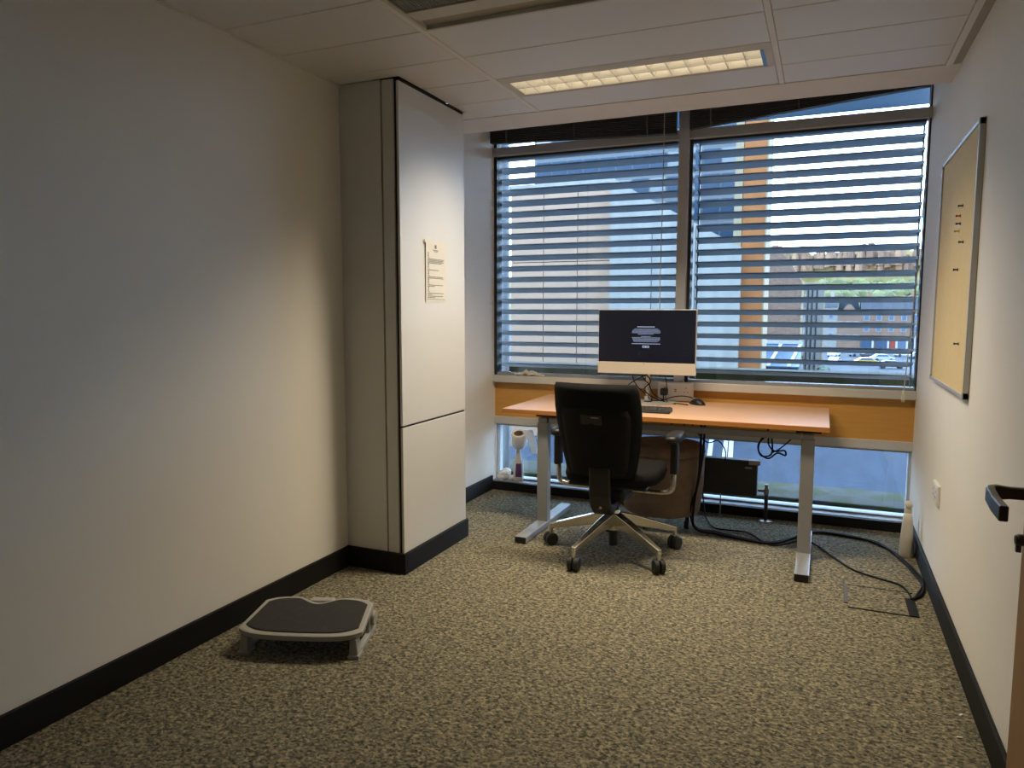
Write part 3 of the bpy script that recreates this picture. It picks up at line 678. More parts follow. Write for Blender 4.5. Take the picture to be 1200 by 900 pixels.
MB().lathe([(0.024, 0.045), (0.024, 0.13)], (0, 0, 0), 16).build('lower_tube', 'black_plastic', ch, smooth=False)
MB().lathe([(0.026, 0.23), (0.026, 0.30)], (0, 0, 0), 16).build('gas_lift', 'black_plastic', ch)
for k in range(5):
    a = math.radians(36 + 72 * k); ca, sa = math.cos(a), math.sin(a)
    def P(r, wv, z): return (r * ca - wv * sa, r * sa + wv * ca, z)
    m = MB()
    m.loops([[P(0.02, 0.024, 0.222), P(0.02, -0.024, 0.222), P(0.02, -0.020, 0.150), P(0.02, 0.020, 0.150)],
             [P(0.12, 0.022, 0.196), P(0.12, -0.022, 0.196), P(0.12, -0.018, 0.140), P(0.12, 0.018, 0.140)],
             [P(0.31, 0.014, 0.132), P(0.31, -0.014, 0.132), P(0.31, -0.012, 0.098), P(0.31, 0.012, 0.098)],
             [P(0.352, 0.012, 0.118), P(0.352, -0.012, 0.118), P(0.352, -0.011, 0.090), P(0.352, 0.011, 0.090)]])
    leg = m.build('base_leg', 'chrome', ch, bevel=0.004)
    MB().lathe([(0.011, 0.066), (0.011, 0.10)], P(0.345, 0, 0), 12).build('leg_tip', 'chrome', leg)
    ca2 = a + (0.5, -0.9, 0.8, 0.3, -0.4)[k]
    cst = MB()
    for sgn in (-1, 1):
        c2, s2 = math.cos(ca2), math.sin(ca2); rings = []
        for h, rad in ((0.003, 0.030), (0.005, 0.034), (0.024, 0.034), (0.028, 0.027)):
            ring = []
            for i in range(20):
                b = 2 * math.pi * i / 20; X, Z = rad * math.cos(b), rad * math.sin(b)
                ring.append((345e-3 * ca + X * c2 - sgn * h * s2, 345e-3 * sa + X * s2 + sgn * h * c2, 0.035 + Z))
            rings.append(ring)
        cst.loops(rings)
    cst.lathe([(0.008, 0.03), (0.010, 0.07)], P(0.345, 0, 0), 10)
    cst.build('caster', 'black_plastic', ch)

# ------------------------------------------------------------------ brown stool under the desk
st = thing('pouf_stool', 'round brown upholstered stool on casters tucked under the desk', 'stool', (-0.845, 4.20, 0))
MB().lathe([(0.10, 0.085), (0.205, 0.088), (0.218, 0.10), (0.236, 0.25), (0.240, 0.40), (0.238, 0.432)], (0, 0, 0), 48).build('body', 'brown', st, smooth=True)
MB().lathe([(0.236, 0.434), (0.242, 0.442), (0.240, 0.462), (0.222, 0.484), (0.15, 0.497), (0.02, 0.50)], (0, 0, 0), 48).build('cushion', 'brown', st, smooth=True)
for k in range(4):
    a = math.radians(-20 + 90 * k); c = (0.17 * math.cos(a), 0.17 * math.sin(a))
    MB().lathe([(0.026, -0.012), (0.028, -0.008), (0.028, 0.008), (0.026, 0.012)], (c[0], c[1], 0.030), 16, 'x').lathe([(0.012, 0.03), (0.012, 0.09)], (c[0], c[1], 0), 10).build('caster', 'black_plastic', st)

# ------------------------------------------------------------------ radiator
ra = thing('radiator', 'dark low panel radiator in front of the low window under the desk', 'radiator', (-0.62, 4.49, 0))
MB().box(-0.32, 0.285, -0.03, 0.03, 0.150, 0.352).build('panel', 'rad', ra, bevel=0.006)
MB().box(-0.32, 0.285, -0.033, 0.033, 0.352, 0.366).build('top_grille', 'rad', ra, bevel=0.002)
MB().box(0.235, 0.300, -0.036, 0.0, 0.342, 0.368).build('end_clip', 'rest_grey', ra, bevel=0.002)
for z in (0.215, 0.283): MB().box(-0.315, 0.280, -0.0315, -0.030, z, z + 0.003).build('panel_rib', 'black_plastic', ra)
MB().box(0.215, 0.255, -0.0325, -0.031, 0.318, 0.326).build('badge_plate', 'rest_grey', ra)
va = MB().tube([(0.29, 0, 0.185), (0.338, 0, 0.185)], 0.009, 10, spline=False).lathe([(0.014, 0.165), (0.014, 0.20), (0.010, 0.205), (0.010, 0.225)], (0.338, 0, 0), 14).build('valve', 'brass', ra)
MB().lathe([(0.011, 0.004), (0.011, 0.168)], (0.338, 0, 0), 12).build('pipe', 'rad', ra)
MB().lathe([(0.040, 0.0), (0.038, 0.006), (0.014, 0.012)], (0.338, 0, 0), 20).build('pipe_collar', 'brass', ra)
MB().lathe([(0.004, 0.004), (0.004, 0.16)], (0.075, 0, 0), 8).lathe([(0.014, 0.0), (0.012, 0.006)], (0.075, 0, 0), 12).build('support_rod', 'brass', ra)

# ------------------------------------------------------------------ foot rest
fo = thing('foot_rest', 'grey plastic tilting foot rest with black pad by the wall skirting', 'foot rest', (-1.752, 2.135, 0), math.radians(19))
def rest_outline(k):
    hx, hy = 0.232 - k, 0.142 - k; out = []
    n = 24
    for i in range(n + 1):                                   # front edge, bowed toward the room
        x = -hx + 2 * hx * i / n; e = abs(x) / hx
        out.append((x, -hy - 0.012 + 0.035 * e ** 6 + 0.012 * e * e))
    for i in range(n + 1):                                   # back edge with hollow in the middle
        x = hx - 2 * hx * i / n; e = abs(x) / hx
        dip = 0.045 * max(0.0, math.cos(min(1, abs(x) / 0.095) * math.pi / 2)) ** 1.5
        out.append((x * 0.93, hy - 0.035 * e ** 6 - dip))
    return out
def tilt(p, dz): return (p[0], p[1], 0.102 + 0.085 * p[1] + dz)
o1 = rest_outline(0.0); o2 = rest_outline(0.004)
MB().loops([[tilt(p, -0.022) for p in o2], [tilt(p, -0.016) for p in o1], [tilt(p, -0.002) for p in o1], [tilt(p, 0.0) for p in rest_outline(0.006)]]).build('platform', 'rest_grey', fo)
MB().loops([[tilt(p, -0.001) for p in rest_outline(0.020)], [tilt(p, 0.003) for p in rest_outline(0.020)], [tilt(p, 0.0045) for p in rest_outline(0.023)]]).build('pad', 'rest_pad', fo)
MB().hexa([(-0.05, 0.105, 0.085), (0.06, 0.105, 0.085), (0.06, 0.150, 0.09), (-0.05, 0.150, 0.09), (-0.045, 0.110, 0.112), (0.055, 0.110, 0.112), (0.05, 0.145, 0.114), (-0.04, 0.145, 0.114)]).build('back_grip', 'rest_grey', fo, bevel=0.006)
for s in (-1, 1):
    fr_ = MB().loops([[(s * 0.222, -0.135, 0.012), (s * 0.188, -0.135, 0.012), (s * 0.188, -0.085, 0.012), (s * 0.222, -0.085, 0.012)],
                      [(s * 0.215, -0.128, 0.068), (s * 0.190, -0.128, 0.068), (s * 0.190, -0.085, 0.072), (s * 0.215, -0.085, 0.072)]]).build('front_leg', 'rest_grey', fo, bevel=0.004)
    MB().box(min(s * 0.226, s * 0.184), max(s * 0.226, s * 0.184), -0.140, -0.080, 0.0, 0.014).build('rubber_foot', 'rest_grey', fr_, bevel=0.003)
    MB().loops([[(s * 0.222, -0.09, 0.0), (s * 0.200, -0.09, 0.0), (s * 0.200, 0.125, 0.0), (s * 0.222, 0.125, 0.0)],
                [(s * 0.222, -0.09, 0.022), (s * 0.200, -0.09, 0.022), (s * 0.200, 0.125, 0.022), (s * 0.222, 0.125, 0.022)]]).build('side_rail', 'rest_grey', fo, bevel=0.004)
    MB().loops([[(s * 0.218, 0.03, 0.02), (s * 0.203, 0.03, 0.02), (s * 0.203, 0.12, 0.02), (s * 0.218, 0.12, 0.02)],
                [(s * 0.218, 0.05, 0.09), (s * 0.203, 0.05, 0.09), (s * 0.203, 0.10, 0.098), (s * 0.218, 0.10, 0.098)]]).build('back_leg', 'rest_grey', fo, bevel=0.004)
    MB().lathe([(0.026, -0.006), (0.028, 0.0), (0.026, 0.006)], (s * 0.226, 0.075, 0.065), 20, 'x').build('tilt_knob', 'rest_grey', fo)
MB().box(-0.19, 0.19, -0.05, 0.04, 0.035, 0.065).build('cross_member', 'black_plastic', fo)

# ------------------------------------------------------------------ notice board and wall socket on the right wall
nb = thing('notice_board', 'tall cream pin board in a thin silver frame on the wall', 'notice board', (XR, 3.46, 0.935))
y0, y1, zt = -0.445, 0.452, 0.985
MB().box(-0.014, 0.0, y0 + 0.01, y1 - 0.01, 0.01, zt - 0.01).build('felt_face', 'board', nb)
for (a, b, c, d) in ((y0, y0 + 0.016, 0, zt), (y1 - 0.016, y1, 0, zt), (y0, y1, 0, 0.016), (y0, y1, zt - 0.016, zt)):
    MB().box(-0.020, 0.0, a, b, c, d).build('frame_bar', 'frame_alu', nb, bevel=0.002)
for cy in (y0, y1 - 0.026):
    for czz in (0, zt - 0.026): MB().box(-0.0215, 0.0, cy, cy + 0.026, czz, czz + 0.026).build('corner_cap', 'rest_grey', nb, bevel=0.003)
M['pin_green'] = mat('green_pin', (0.02, 0.08, 0.06, 1), 0.3); M['pin_red'] = mat('red_pin', (0.5, 0.04, 0.03, 1), 0.3); M['pin_yellow'] = mat('yellow_pin', (0.62, 0.42, 0.06, 1), 0.3); M['pin_blue'] = mat('navy_pin', (0.02, 0.03, 0.12, 1), 0.3)
for (py, pz, pc, pw) in ((3.285, 1.654, 'green', 'dark green push pin, topmost on the cream board'), (3.330, 1.621, 'red', 'red push pin on the cream board'), (3.319, 1.590, 'blue', 'navy push pin just below the red one on the board'),
                     (3.348, 1.564, 'yellow', 'yellow push pin on the cream board above a lone dark pin'), (3.225, 1.512, 'green', 'dark green push pin in a middle spot below the yellow pin'), (3.312, 1.413, 'blue', 'lone navy push pin at mid height of the board'), (3.192, 1.129, 'green', 'dark green push pin low on the cream board')):
    p = thing('push_pin', pw, 'push pin', (XR - 0.014, py, pz), 0, 'pins on the notice board')
    MB().lathe([(0.0045, -0.020), (0.005, -0.017), (0.003, -0.014), (0.003, -0.007), (0.006, -0.005), (0.006, -0.003)], (0, 0, 0), 12, 'x').build('head', 'pin_' + pc, p)
    MB().lathe([(0.0008, -0.004), (0.0008, 0.002)], (0, 0, 0), 6, 'x').build('needle', 'chrome', p)
ws = thing('wall_socket', 'white double wall socket low on the wall below the notice board', 'socket', (XR, 3.600, 0.415))
MB().box(-0.012, 0.0, -0.074, 0.074, 0.0, 0.088).build('back_box', 'white_plastic', ws, bevel=0.003)
for s in (-0.036, 0.036):
    f = MB().box(-0.014, -0.011, s - 0.030, s + 0.030, 0.008, 0.080).build('socket_face', 'white_plastic', ws, bevel=0.001)
    for dy, dz_ in ((0, 0.056), (-0.011, 0.032), (0.011, 0.032)): MB().box(-0.0146, -0.0135, s + dy - 0.003, s + dy + 0.003, dz_ - 0.003, dz_ + 0.003).build('pin_hole', 'black_plastic', f)

# printed notice on the pillar
nt_ = thing('printed_notice', 'printed paper notice with short sections taped to the white pillar panel', 'notice', (XP, 3.205, 1.295))
rows = 12
sheet = MB()
rings = [[(0.0012 + 0.006 * max(0, 1 - (t / 0.10)) ** 2 * (0.6 + 0.4 * zz / 0.297), -0.105 + 0.21 * t, zz) for t in [i / 20 for i in range(21)]] for zz in [0.297 * j / rows for j in range(rows + 1)]]
back = [[(p[0] - 0.0006, p[1], p[2]) for p in r] for r in rings]
sheet.loops([r + b[::-1] for r, b in zip(rings, back)])
sh = sheet.build('sheet', 'paper', nt_)
pr, pg = MB(), MB()
def ink(mb, y0_, y1_, z, h): mb.box(0.0019, 0.0023, y0_, y1_, z, z + h)
def line(mb, y0_, y1_, z, h=0.0028):
    y = y0_
    while y < y1_:
        e = min(y1_, y + random.uniform(0.006, 0.017)); ink(mb, y, e, z, h); y = e + 0.0022
ink(pg, -0.010, 0.008, 0.262, 0.018); line(pg, -0.028, 0.026, 0.252, 0.003); line(pg, -0.018, 0.018, 0.246, 0.003)
def two(z):
    pts = [(-0.082, 0.012), (-0.079, 0.0145), (-0.074, 0.0145), (-0.071, 0.012), (-0.071, 0.009), (-0.082, 0.0), (-0.070, 0.0)]
    for (ya, za), (yb, zb) in zip(pts[:-1], pts[1:]):
        d_ = Vector((yb - ya, zb - za)); nn = Vector((-d_.y, d_.x)).normalized() * 0.0012
        q = [(ya + nn.x, z + za + nn.y), (yb + nn.x, z + zb + nn.y), (yb - nn.x, z + zb - nn.y), (ya - nn.x, z + za - nn.y)]
        pr.prism(q, 0.0019, 0.0023, 'x')
z = 0.224
for rowsn in ((0.085, 0.075, 0.082, 0.055), (0.03,), (0.070, 0.078), (0.072, -0.01), (0.078, -0.04)):
    two(z); zz = z - 0.009
    line(pg, -0.083, -0.064, zz + 0.001, 0.0025)
    for e_ in rowsn:
        zz -= 0.0066; line(pg, -0.083, e_, zz)
    z = zz - 0.018
zz = z + 0.010; line(pg, -0.083, 0.07, zz); line(pg, -0.083, -0.01, zz - 0.0066)
line(pg, -0.09, 0.095, 0.012, 0.0018)
pr.build('print_heading', 'ink', nt_)['kind'] = 'stuff'; pg.build('print', 'ink_grey', nt_)['kind'] = 'stuff'
MB().box(0.006, 0.0075, -0.118, -0.092, 0.285, 0.302).build('tape_tab', 'paper', nt_)

# ------------------------------------------------------------------ things on the low window ledge and sill
bo = thing('spray_bottle', 'white spray bottle with purple label standing under a toilet roll', 'spray bottle', (-1.945, 4.632, 0.062), 0.3)
rb = []
for z, hx, hy in ((0.0, 0.034, 0.024), (0.01, 0.036, 0.026), (0.10, 0.035, 0.025), (0.15, 0.026, 0.020), (0.19, 0.016, 0.015), (0.205, 0.014, 0.014)):
    rb.append([(x, y, z) for x, y in sq(20, hx, hy, 2.6)])
MB().loops(rb).build('bottle_body', 'white_plastic', bo, smooth=True)
MB().hexa([(-0.018, -0.0275, 0.03), (0.026, -0.0275, 0.03), (0.026, -0.024, 0.03), (-0.018, -0.024, 0.03), (-0.014, -0.0275, 0.125), (0.022, -0.0275, 0.125), (0.022, -0.020, 0.125), (-0.014, -0.020, 0.125)]).build('label_panel', 'purple', bo)
MB().lathe([(0.016, 0.20), (0.016, 0.225), (0.012, 0.23), (0.011, 0.27)], (0, 0, 0), 16).build('neck', 'white_plastic', bo)
ro = thing('toilet_roll', 'white toilet roll perched tilted on top of the spray bottle', 'toilet roll', (-1.938, 4.640, 0.312))
tp = []
for r, h in ((0.034, 0.0), (0.049, 0.0), (0.052, 0.004), (0.052, 0.096), (0.049, 0.10), (0.034, 0.10), (0.034, 0.0)):
    tp.append((r, h))
rl = MB().lathe(tp, (0, 0, 0), 28, cap=False).build('roll', 'tissue', ro, smooth=False); smooth_by_angle(rl, 0.7)
rl.rotation_euler = (0.40, 0.10, 0)
co = MB().lathe([(0.0335, 0.001), (0.0335, 0.101), (0.0315, 0.101), (0.0315, 0.001), (0.0335, 0.001)], (0, 0, 0), 20, cap=False).build('core_tube', 'card', ro); co.rotation_euler = (0.40, 0.10, 0)
rings = []
for k in range(10):
    t = k / 9; x = 0.052 + 0.055 * t; z = 0.095 - 0.03 * t - 0.115 * t ** 1.3; rings.append([(x, -0.045 + 0.01 * t, z), (x + 0.028 - 0.008 * t, 0.035, z + 0.012 - 0.02 * t), (x + 0.029 - 0.008 * t, 0.036, z + 0.012 - 0.02 * t), (x + 0.001, -0.044 + 0.01 * t, z)])
rings = [[(0.035, -0.040, 0.098), (0.03, 0.040, 0.10), (0.031, 0.041, 0.101), (0.036, -0.039, 0.099)]] + rings
MB().loops(rings).build('loose_sheet', 'tissue', ro)
def crumple(name, label, cat, loc, size, m, seed, n=3):
    bm = bmesh.new(); bmesh.ops.create_icosphere(bm, subdivisions=n, radius=1.0); rnd = random.Random(seed)
    dirs = [(Vector((rnd.uniform(-1, 1), rnd.uniform(-1, 1), rnd.uniform(-1, 1))).normalized(), rnd.uniform(0.3, 1)) for _ in range(16)]
    for v in bm.verts:
        d = v.co.normalized(); f = 0.75
        for q, a in dirs:
            f += 0.25 * a * (abs(d.dot(q)) ** 6) - 0.10 * a * (1 - abs(d.dot(q))) ** 8
        f += rnd.uniform(-0.16, 0.16)
        v.co = Vector((d.x * f * size[0], d.y * f * size[1], (d.z * f * 0.9 + 0.7) * size[2]))
    mz = min(v.co.z for v in bm.verts)
    for v in bm.verts: v.co.z -= mz
    me = bpy.data.meshes.new(name); bm.to_mesh(me); bm.free(); me.materials.append(M[m])
    o = bpy.data.objects.new(name, me); COL.objects.link(o); o.location = loc
    return tag(o, label, cat)
crumple('crumpled_tissue', 'large crumpled white tissue on the low window ledge', 'tissue', (-2.050, 4.628, 0.062), (0.048, 0.034, 0.042), 'tissue', 3)
crumple('crumpled_tissue', 'small crumpled white tissue between the bottle and larger tissue', 'tissue', (-1.990, 4.615, 0.062), (0.022, 0.020, 0.020), 'tissue', 5)
bc = thing('bead_chain', 'heap of tangled cream blind cord lying on the window sill', 'cord', (-1.85, 4.603, 0.806))
pts = []
rnd = random.Random(11)
for k in range(46):
    t = k / 45; pts.append((-0.10 + 0.20 * t + 0.02 * math.sin(k * 2.1), 0.010 * math.sin(k * 1.7), 0.007 + (0.034 * math.exp(-((t - 0.45) / 0.28) ** 2)) * (0.5 + 0.5 * math.sin(k * 2.6))))
MB().tube(pts, 0.0065, 6, sub=4).build('tangle', 'cream', bc, smooth=True)
MB().lathe([(0.004, 0.0), (0.011, 0.004), (0.012, 0.018), (0.005, 0.026)], (0.045, -0.004, 0.006), 12).build('cord_weight', 'cream', bc, smooth=True)

wb = thing('spray_bottle', 'slim cream spray bottle standing on carpet against the skirting', 'spray bottle', (0.428, 4.13, 0))
rb = []
for z, hx, hy in ((0.0, 0.031, 0.036), (0.008, 0.033, 0.038), (0.10, 0.029, 0.034), (0.18, 0.024, 0.026), (0.222, 0.019, 0.020), (0.225, 0.016, 0.016)):
    rb.append([(x, y, z) for x, y in sq(20, hx, hy, 3)])
MB().loops(rb).build('bottle_body', 'cream', wb, smooth=True)
MB().lathe([(0.017, 0.225), (0.017, 0.25), (0.013, 0.256)], (0, 0, 0), 16).build('collar', 'cream', wb)
MB().lathe([(0.010, -0.024), (0.017, -0.020), (0.019, 0.0), (0.017, 0.018), (0.008, 0.022)], (0, 0, 0.270), 14, 'y').build('trigger_head', 'cream', wb, smooth=True)
cc = thing('cable_reel', 'dark coiled cable leaning on the skirting behind the cream bottle', 'cable', (0.449, 4.28, 0))
MB().tube([(0.0 + 0.006 * (i % 3) / 3, 0.055 * math.cos(i * 0.5), 0.064 + 0.055 * math.sin(i * 0.5)) for i in range(40)], 0.006, 6, sub=3).build('coil', 'cable', cc, smooth=True)

# floor box
fb = thing('floor_box', 'square floor socket lid with grey metal trims set in carpet', 'floor box', (0.262, 3.43, 0))
MB().box(-0.125, 0.125, -0.135, 0.135, 0.0, 0.003).build('carpet_lid', 'carpet', fb)
MB().box(-0.138, -0.122, -0.095, 0.140, 0.0, 0.006).build('trim_bar', 'tape', fb, bevel=0.001)
MB().box(0.105, 0.142, -0.142, 0.060, 0.0, 0.006).build('cable_flap', 'back_shell', fb, bevel=0.001)
MB().box(-0.124, 0.106, -0.142, -0.136, 0.0, 0.004).build('edge_trim', 'back_shell', fb); MB().box(-0.124, 0.142, 0.136, 0.141, 0.0, 0.004).build('edge_trim', 'back_shell', fb)
for (x, y, a, lb) in ((0.412, 2.38, 0.3, 'tiny white paper scrap on carpet close to the skirting'), (0.436, 2.52, 1.1, 'tiny pale splinter on carpet beside the skirting'), (0.462, 3.02, 0.2, 'tiny white scrap sitting against the black skirting')):
    o = MB().prism([(-0.009, -0.003), (0.009, -0.004), (0.010, 0.001), (-0.004, 0.005)], 0.001, 0.0035).build('paper_scrap', 'paper'); o.location = (x, y, 0); o.rotation_euler = (0, 0, a)
    tag(o, lb, 'scrap')

# ------------------------------------------------------------------ outdoors, close to the window
struct(bx('ledge_upper', 'moss', -4.0, 2.2, 5.05, 5.45, 0.745, 0.845, bevel=0.012))
struct(bx('ledge_lower', 'moss', -4.0, 2.2, 5.05, 5.50, -0.45, 0.02, bevel=0.012))
struct(bx('ledge_gutter', 'concrete', -4.0, 2.2, 4.74, 5.05, -0.45, -0.055))
struct(MB().box(-2.9, 1.6, 4.855, 4.867, 2.428, 3.05).build('trim_9', 'fascia'))
pi = tag(MB().lathe([(0.050, -0.05), (0.050, 3.2)], (0, 0, 0), 20).build('white_post', 'win_white', smooth=True), 'white round post rising outside the window beside the pillar', 'post')
pi.location = (-2.222, 4.985, 0)
GZ = -8.7
ZT = 15.0
fac = MB()  # unseen outer wall, width and height made up to block the low sun
fac.box(-110, -2.45, 4.70, 5.04, GZ, ZT).box(0.70, 80, 4.70, 5.04, GZ, ZT).box(-2.45, 0.70, 4.70, 5.04, 3.06, ZT).box(-2.45, 0.70, 4.70, 5.04, GZ, -0.45)
struct(fac.build('wall_facade_sunblock', 'pale_concrete'))
gr = struct(bx('ground', 'asphalt', -400, 400, 4.7, 520, GZ - 0.5, GZ))
PZ = -5.0
M['podium'] = mat('blue_slate_roofing', (0.015, 0.021, 0.032, 1), 0.9, spec=0.08, var=0.22, scale=2.2, bump=0.4, bscale=3, stretch=(1, 0.15, 1))
pod = struct(bx('podium_roof', 'podium', -13.2, 30, 21, 39, GZ, PZ))
for (a, b) in (((-5.0, 37), (-3.75, 26.5)), ((-4.3, 37), (-3.2, 26.5)), ((-4.05, 37), (-2.95, 26.5))):
    m = MB(); d_ = Vector((b[0] - a[0], b[1] - a[1])).normalized(); n_ = Vector((-d_.y, d_.x)) * 0.10
    m.hexa([(a[0] - n_.x, a[1] - n_.y, PZ), (a[0] + n_.x, a[1] + n_.y, PZ), (b[0] + n_.x, b[1] + n_.y, PZ), (b[0] - n_.x, b[1] - n_.y, PZ),
            (a[0] - n_.x, a[1] - n_.y, PZ + .02), (a[0] + n_.x, a[1] + n_.y, PZ + .02), (b[0] + n_.x, b[1] + n_.y, PZ + .02), (b[0] - n_.x, b[1] - n_.y, PZ + .02)])
    m.build('painted_line', 'win_white', pod)

# sandstone block across the yard
A = thing('stone_building', 'beige stone panelled building across the yard', 'building', (-17.3, 40.0, GZ))
bx('wall', 'joint', 0.03, 6.2, 0.06, 9, 0, 17.05, A)
pp = None
for i in range(3):
    for j in range(8):
        x = 0.02 + i * 2.07; zz = 0.02 + j * 2.13
        if pp is None: pp = MB().box(0, 2.03, 0, 0.08, 0, 2.09).build('stone_panel', 'sandstone', A, bevel=0.01); pp.location = (x, -0.02, zz)
        else: share(pp, A, (x, -0.02, zz))
bx('coping', 'pale_concrete', -0.1, 6.3, -0.1, 9, 17.05, 17.25, A)
# raked concrete wall
Bc = thing('concrete_wing', 'pale board marked concrete wing with sloping top beside the orange pier', 'building', (-11.0, 39.05, GZ))
MB().prism([(0, 0), (6.9, 0), (6.9, 13.2), (0, 17.1)], 0, 0.40, 'y').build('wall', 'pale_concrete', Bc)
for x in (2.3, 4.6): bx('joint_strip', 'joint', x, x + 0.04, -0.015, 0.1, 0, 14.3, Bc)
# blue glazed tower behind
T = thing('glass_tower', 'blue glazed office block rising behind the stone building', 'building', (-15.6, 50.0, GZ))
bx('structure_frame', 'tower_frame', -4.2, 10.2, 0.1, 12, 0, 33, T)
rnd = random.Random(4)
tp1 = tp2 = None
for j in range(11):
    for i in range(12):
        x = -4.0 + i * 1.18; zz = 14.4 + j * 1.62
        white = rnd.random() < 0.22
        if white:
            if tp2 is None: tp2 = MB().box(0, 1.06, 0, 0.08, 0, 1.30).build('pane', 'tower_white', T); tp2.location = (x, 0.03, zz)
            else: share(tp2, T, (x, 0.03, zz))
        else:
            if tp1 is None: tp1 = MB().box(0, 1.06, 0, 0.08, 0, 1.30).build('pane', 'tower_glass', T); tp1.location = (x, 0.03, zz)
            else: share(tp1, T, (x, 0.03, zz))
# piers
pc = thing('stone_pier', 'tall orange brick pier with a cream edge at the end of the concrete wing', 'pier', (-4.15, 39.6, GZ))
bx('cream_edge', 'cream_stone', -0.42, -0.02, -0.05, 3, 0, 34, pc)
bx('brick_face', 'orange_brick', 0.0, 1.12, 0.0, 3, 0, 34, pc)
bx('cream_corner', 'cream_stone', 1.12, 1.20, -0.03, 3, 0, 34, pc)
# rubble gable and shelter
G = thing('rubble_house', 'old rubble stone gable house beyond the yard with cream corner stones', 'house', (-8.6, 104, GZ))
MB().prism([(-5, 0), (5.55, 0), (5.55, 13.9), (3.9, 16.6), (3.0, 17.6), (0.4, 17.6), (-5, 12.0)], 0, 12, 'y').build('gable_wall', 'rubble', G)
for zq in range(14): bx('corner_stone', 'cream_stone', 5.52, 5.78, -0.12, 0.5, zq * 1.0, zq * 1.0 + 0.92, G)
MB().box(1.6, 2.9, 0.2, 1.4, 17.5, 18.6).build('chimney', 'rubble', G)
G2 = thing('striped_house', 'narrow pale house wall with dark downpipes beside the rubble gable', 'house', (-2.9, 120, GZ))
bx('wall', 'stone_pale', 0, 2.6, 0, 10, 0, 14.2, G2)
for x in (0.25, 0.85, 1.5): bx('downpipe', 'slate', x, x + 0.18, -0.12, 0.0, 0, 14.0, G2)
bx('cream_corner', 'cream_stone', 2.5, 2.72, -0.1, 0.4, 0, 15.5, G2)
S_ = thing('glass_shelter', 'low blue shelter with sloping glass roof and pale bars', 'shelter', (-10.6, 88, GZ))
bx('wall', 'blue_paint', 0, 8.0, 0, 7, 0, 3.6, S_)
rf = MB().hexa([(-0.2, -0.5, 3.6), (8.1, -0.5, 3.6), (8.1, 7, 5.9), (-0.2, 7, 5.9), (-0.2, -0.5, 3.75), (8.1, -0.5, 3.75), (8.1, 7, 6.05), (-0.2, 7, 6.05)]).build('glass_roof', 'poly', S_)
for x in (0.2, 2.4, 4.6, 6.8):
    MB().hexa([(x, -0.55, 3.72), (x + 0.35, -0.55, 3.72), (x + 1.35, 7, 6.02), (x + 1.0, 7, 6.02), (x, -0.55, 3.85), (x + 0.35, -0.55, 3.85), (x + 1.35, 7, 6.15), (x + 1.0, 7, 6.15)]).build('roof_bar', 'win_white', rf)
for i in range(9): bx('wall_pane', 'win_white' if i % 3 else 'win_dark', 0.2 + i * 0.87, 0.75 + i * 0.87, -0.06, 0.0, 0.8, 3.3, S_)
bx('roof_ridge', 'win_white', -0.2, 8.1, 6.6, 7.1, 6.0, 6.4, S_)

# tenement row
def house(x0, x1, h, m, roof, label, rows, cols, ww, wh, z0=3.6, dz_=3.0, surround='win_white', gable=False):
    h_ = thing('tenement_house', label, 'house', (x0, 222, GZ), 0, 'houses along the far street')
    W = x1 - x0
    bx('wall', m, 0, W, 0, 10, 0, h, h_)
    MB().prism([(-0.3, h), (10.3, h), (5, h + roof)], 0, W, 'x').build('roof', 'slate', h_)
    for r in range(rows):
        for c in range(cols):
            x = W * (c + 0.5) / cols; zz = z0 + r * dz_
            wn = bx('window', surround, x - ww / 2 - 0.12, x + ww / 2 + 0.12, -0.10, 0.0, zz - 0.12, zz + wh + 0.12, h_)
            bx('pane', 'win_dark', x - ww / 2, x + ww / 2, -0.14, -0.10, zz, zz + wh, wn)
    for cx in (0.15, 0.85): bx('chimney', m, W * cx - 0.5, W * cx + 0.5, 4.3, 5.7, h + roof * 0.6, h + roof + 1.2, h_)
    return h_
house(-6.6, 3.0, 11.2, 'stone_pale', 3.2, 'pale rendered house with rows of small windows on the far street', 3, 3, 1.0, 1.5, 2.4, 2.9)
hb_ = house(3.0, 8.8, 9.4, 'stone_brown', 0.6, 'brown stone house with rounded gable on the far street', 2, 3, 1.0, 1.5, 2.0, 3.6)
MB().prism([(0.9 + 4.0 * k / 16, 9.4 + 2.6 * math.sin(math.pi * k / 16)) for k in range(17)], -0.05, 3.0, 'y').build('round_gable', 'stone_brown', hb_)
MB().prism([(2.9 + 0.9 * math.cos(math.pi * k / 10), 9.5 + 1.0 * math.sin(math.pi * k / 10)) for k in range(11)], -0.12, 0.0, 'y').build('arched_window', 'win_white', hb_)
MB().prism([(0.0, 9.4), (5.8, 9.4), (5.2, 13.0), (0.6, 13.0)], 2.5, 9.5, 'y').build('slate_roof', 'slate', hb_)
hc = house(8.8, 24.0, 10.6, 'stone_brown', 3.4, 'long brown stone house above shopfronts on the far street', 2, 5, 1.1, 1.5, 4.6, 3.0)
for i, (x, ww, mm) in enumerate(((0.4, 2.6, 'blue_paint'), (4.0, 2.8, 'blue_paint'), (7.6, 1.2, 'red'), (9.4, 1.9, 'win_dark'), (12.0, 1.2, 'slate'), (13.6, 1.3, 'blue_paint'))):
    s_ = bx('shopfront', mm, x, x + ww, -0.3, 0.0, 0, 3.0, hc)
    bx('shop_surround', 'win_white', x + ww + 0.05, x + ww + 0.55, -0.35, 0.0, 0, 3.3, hc)
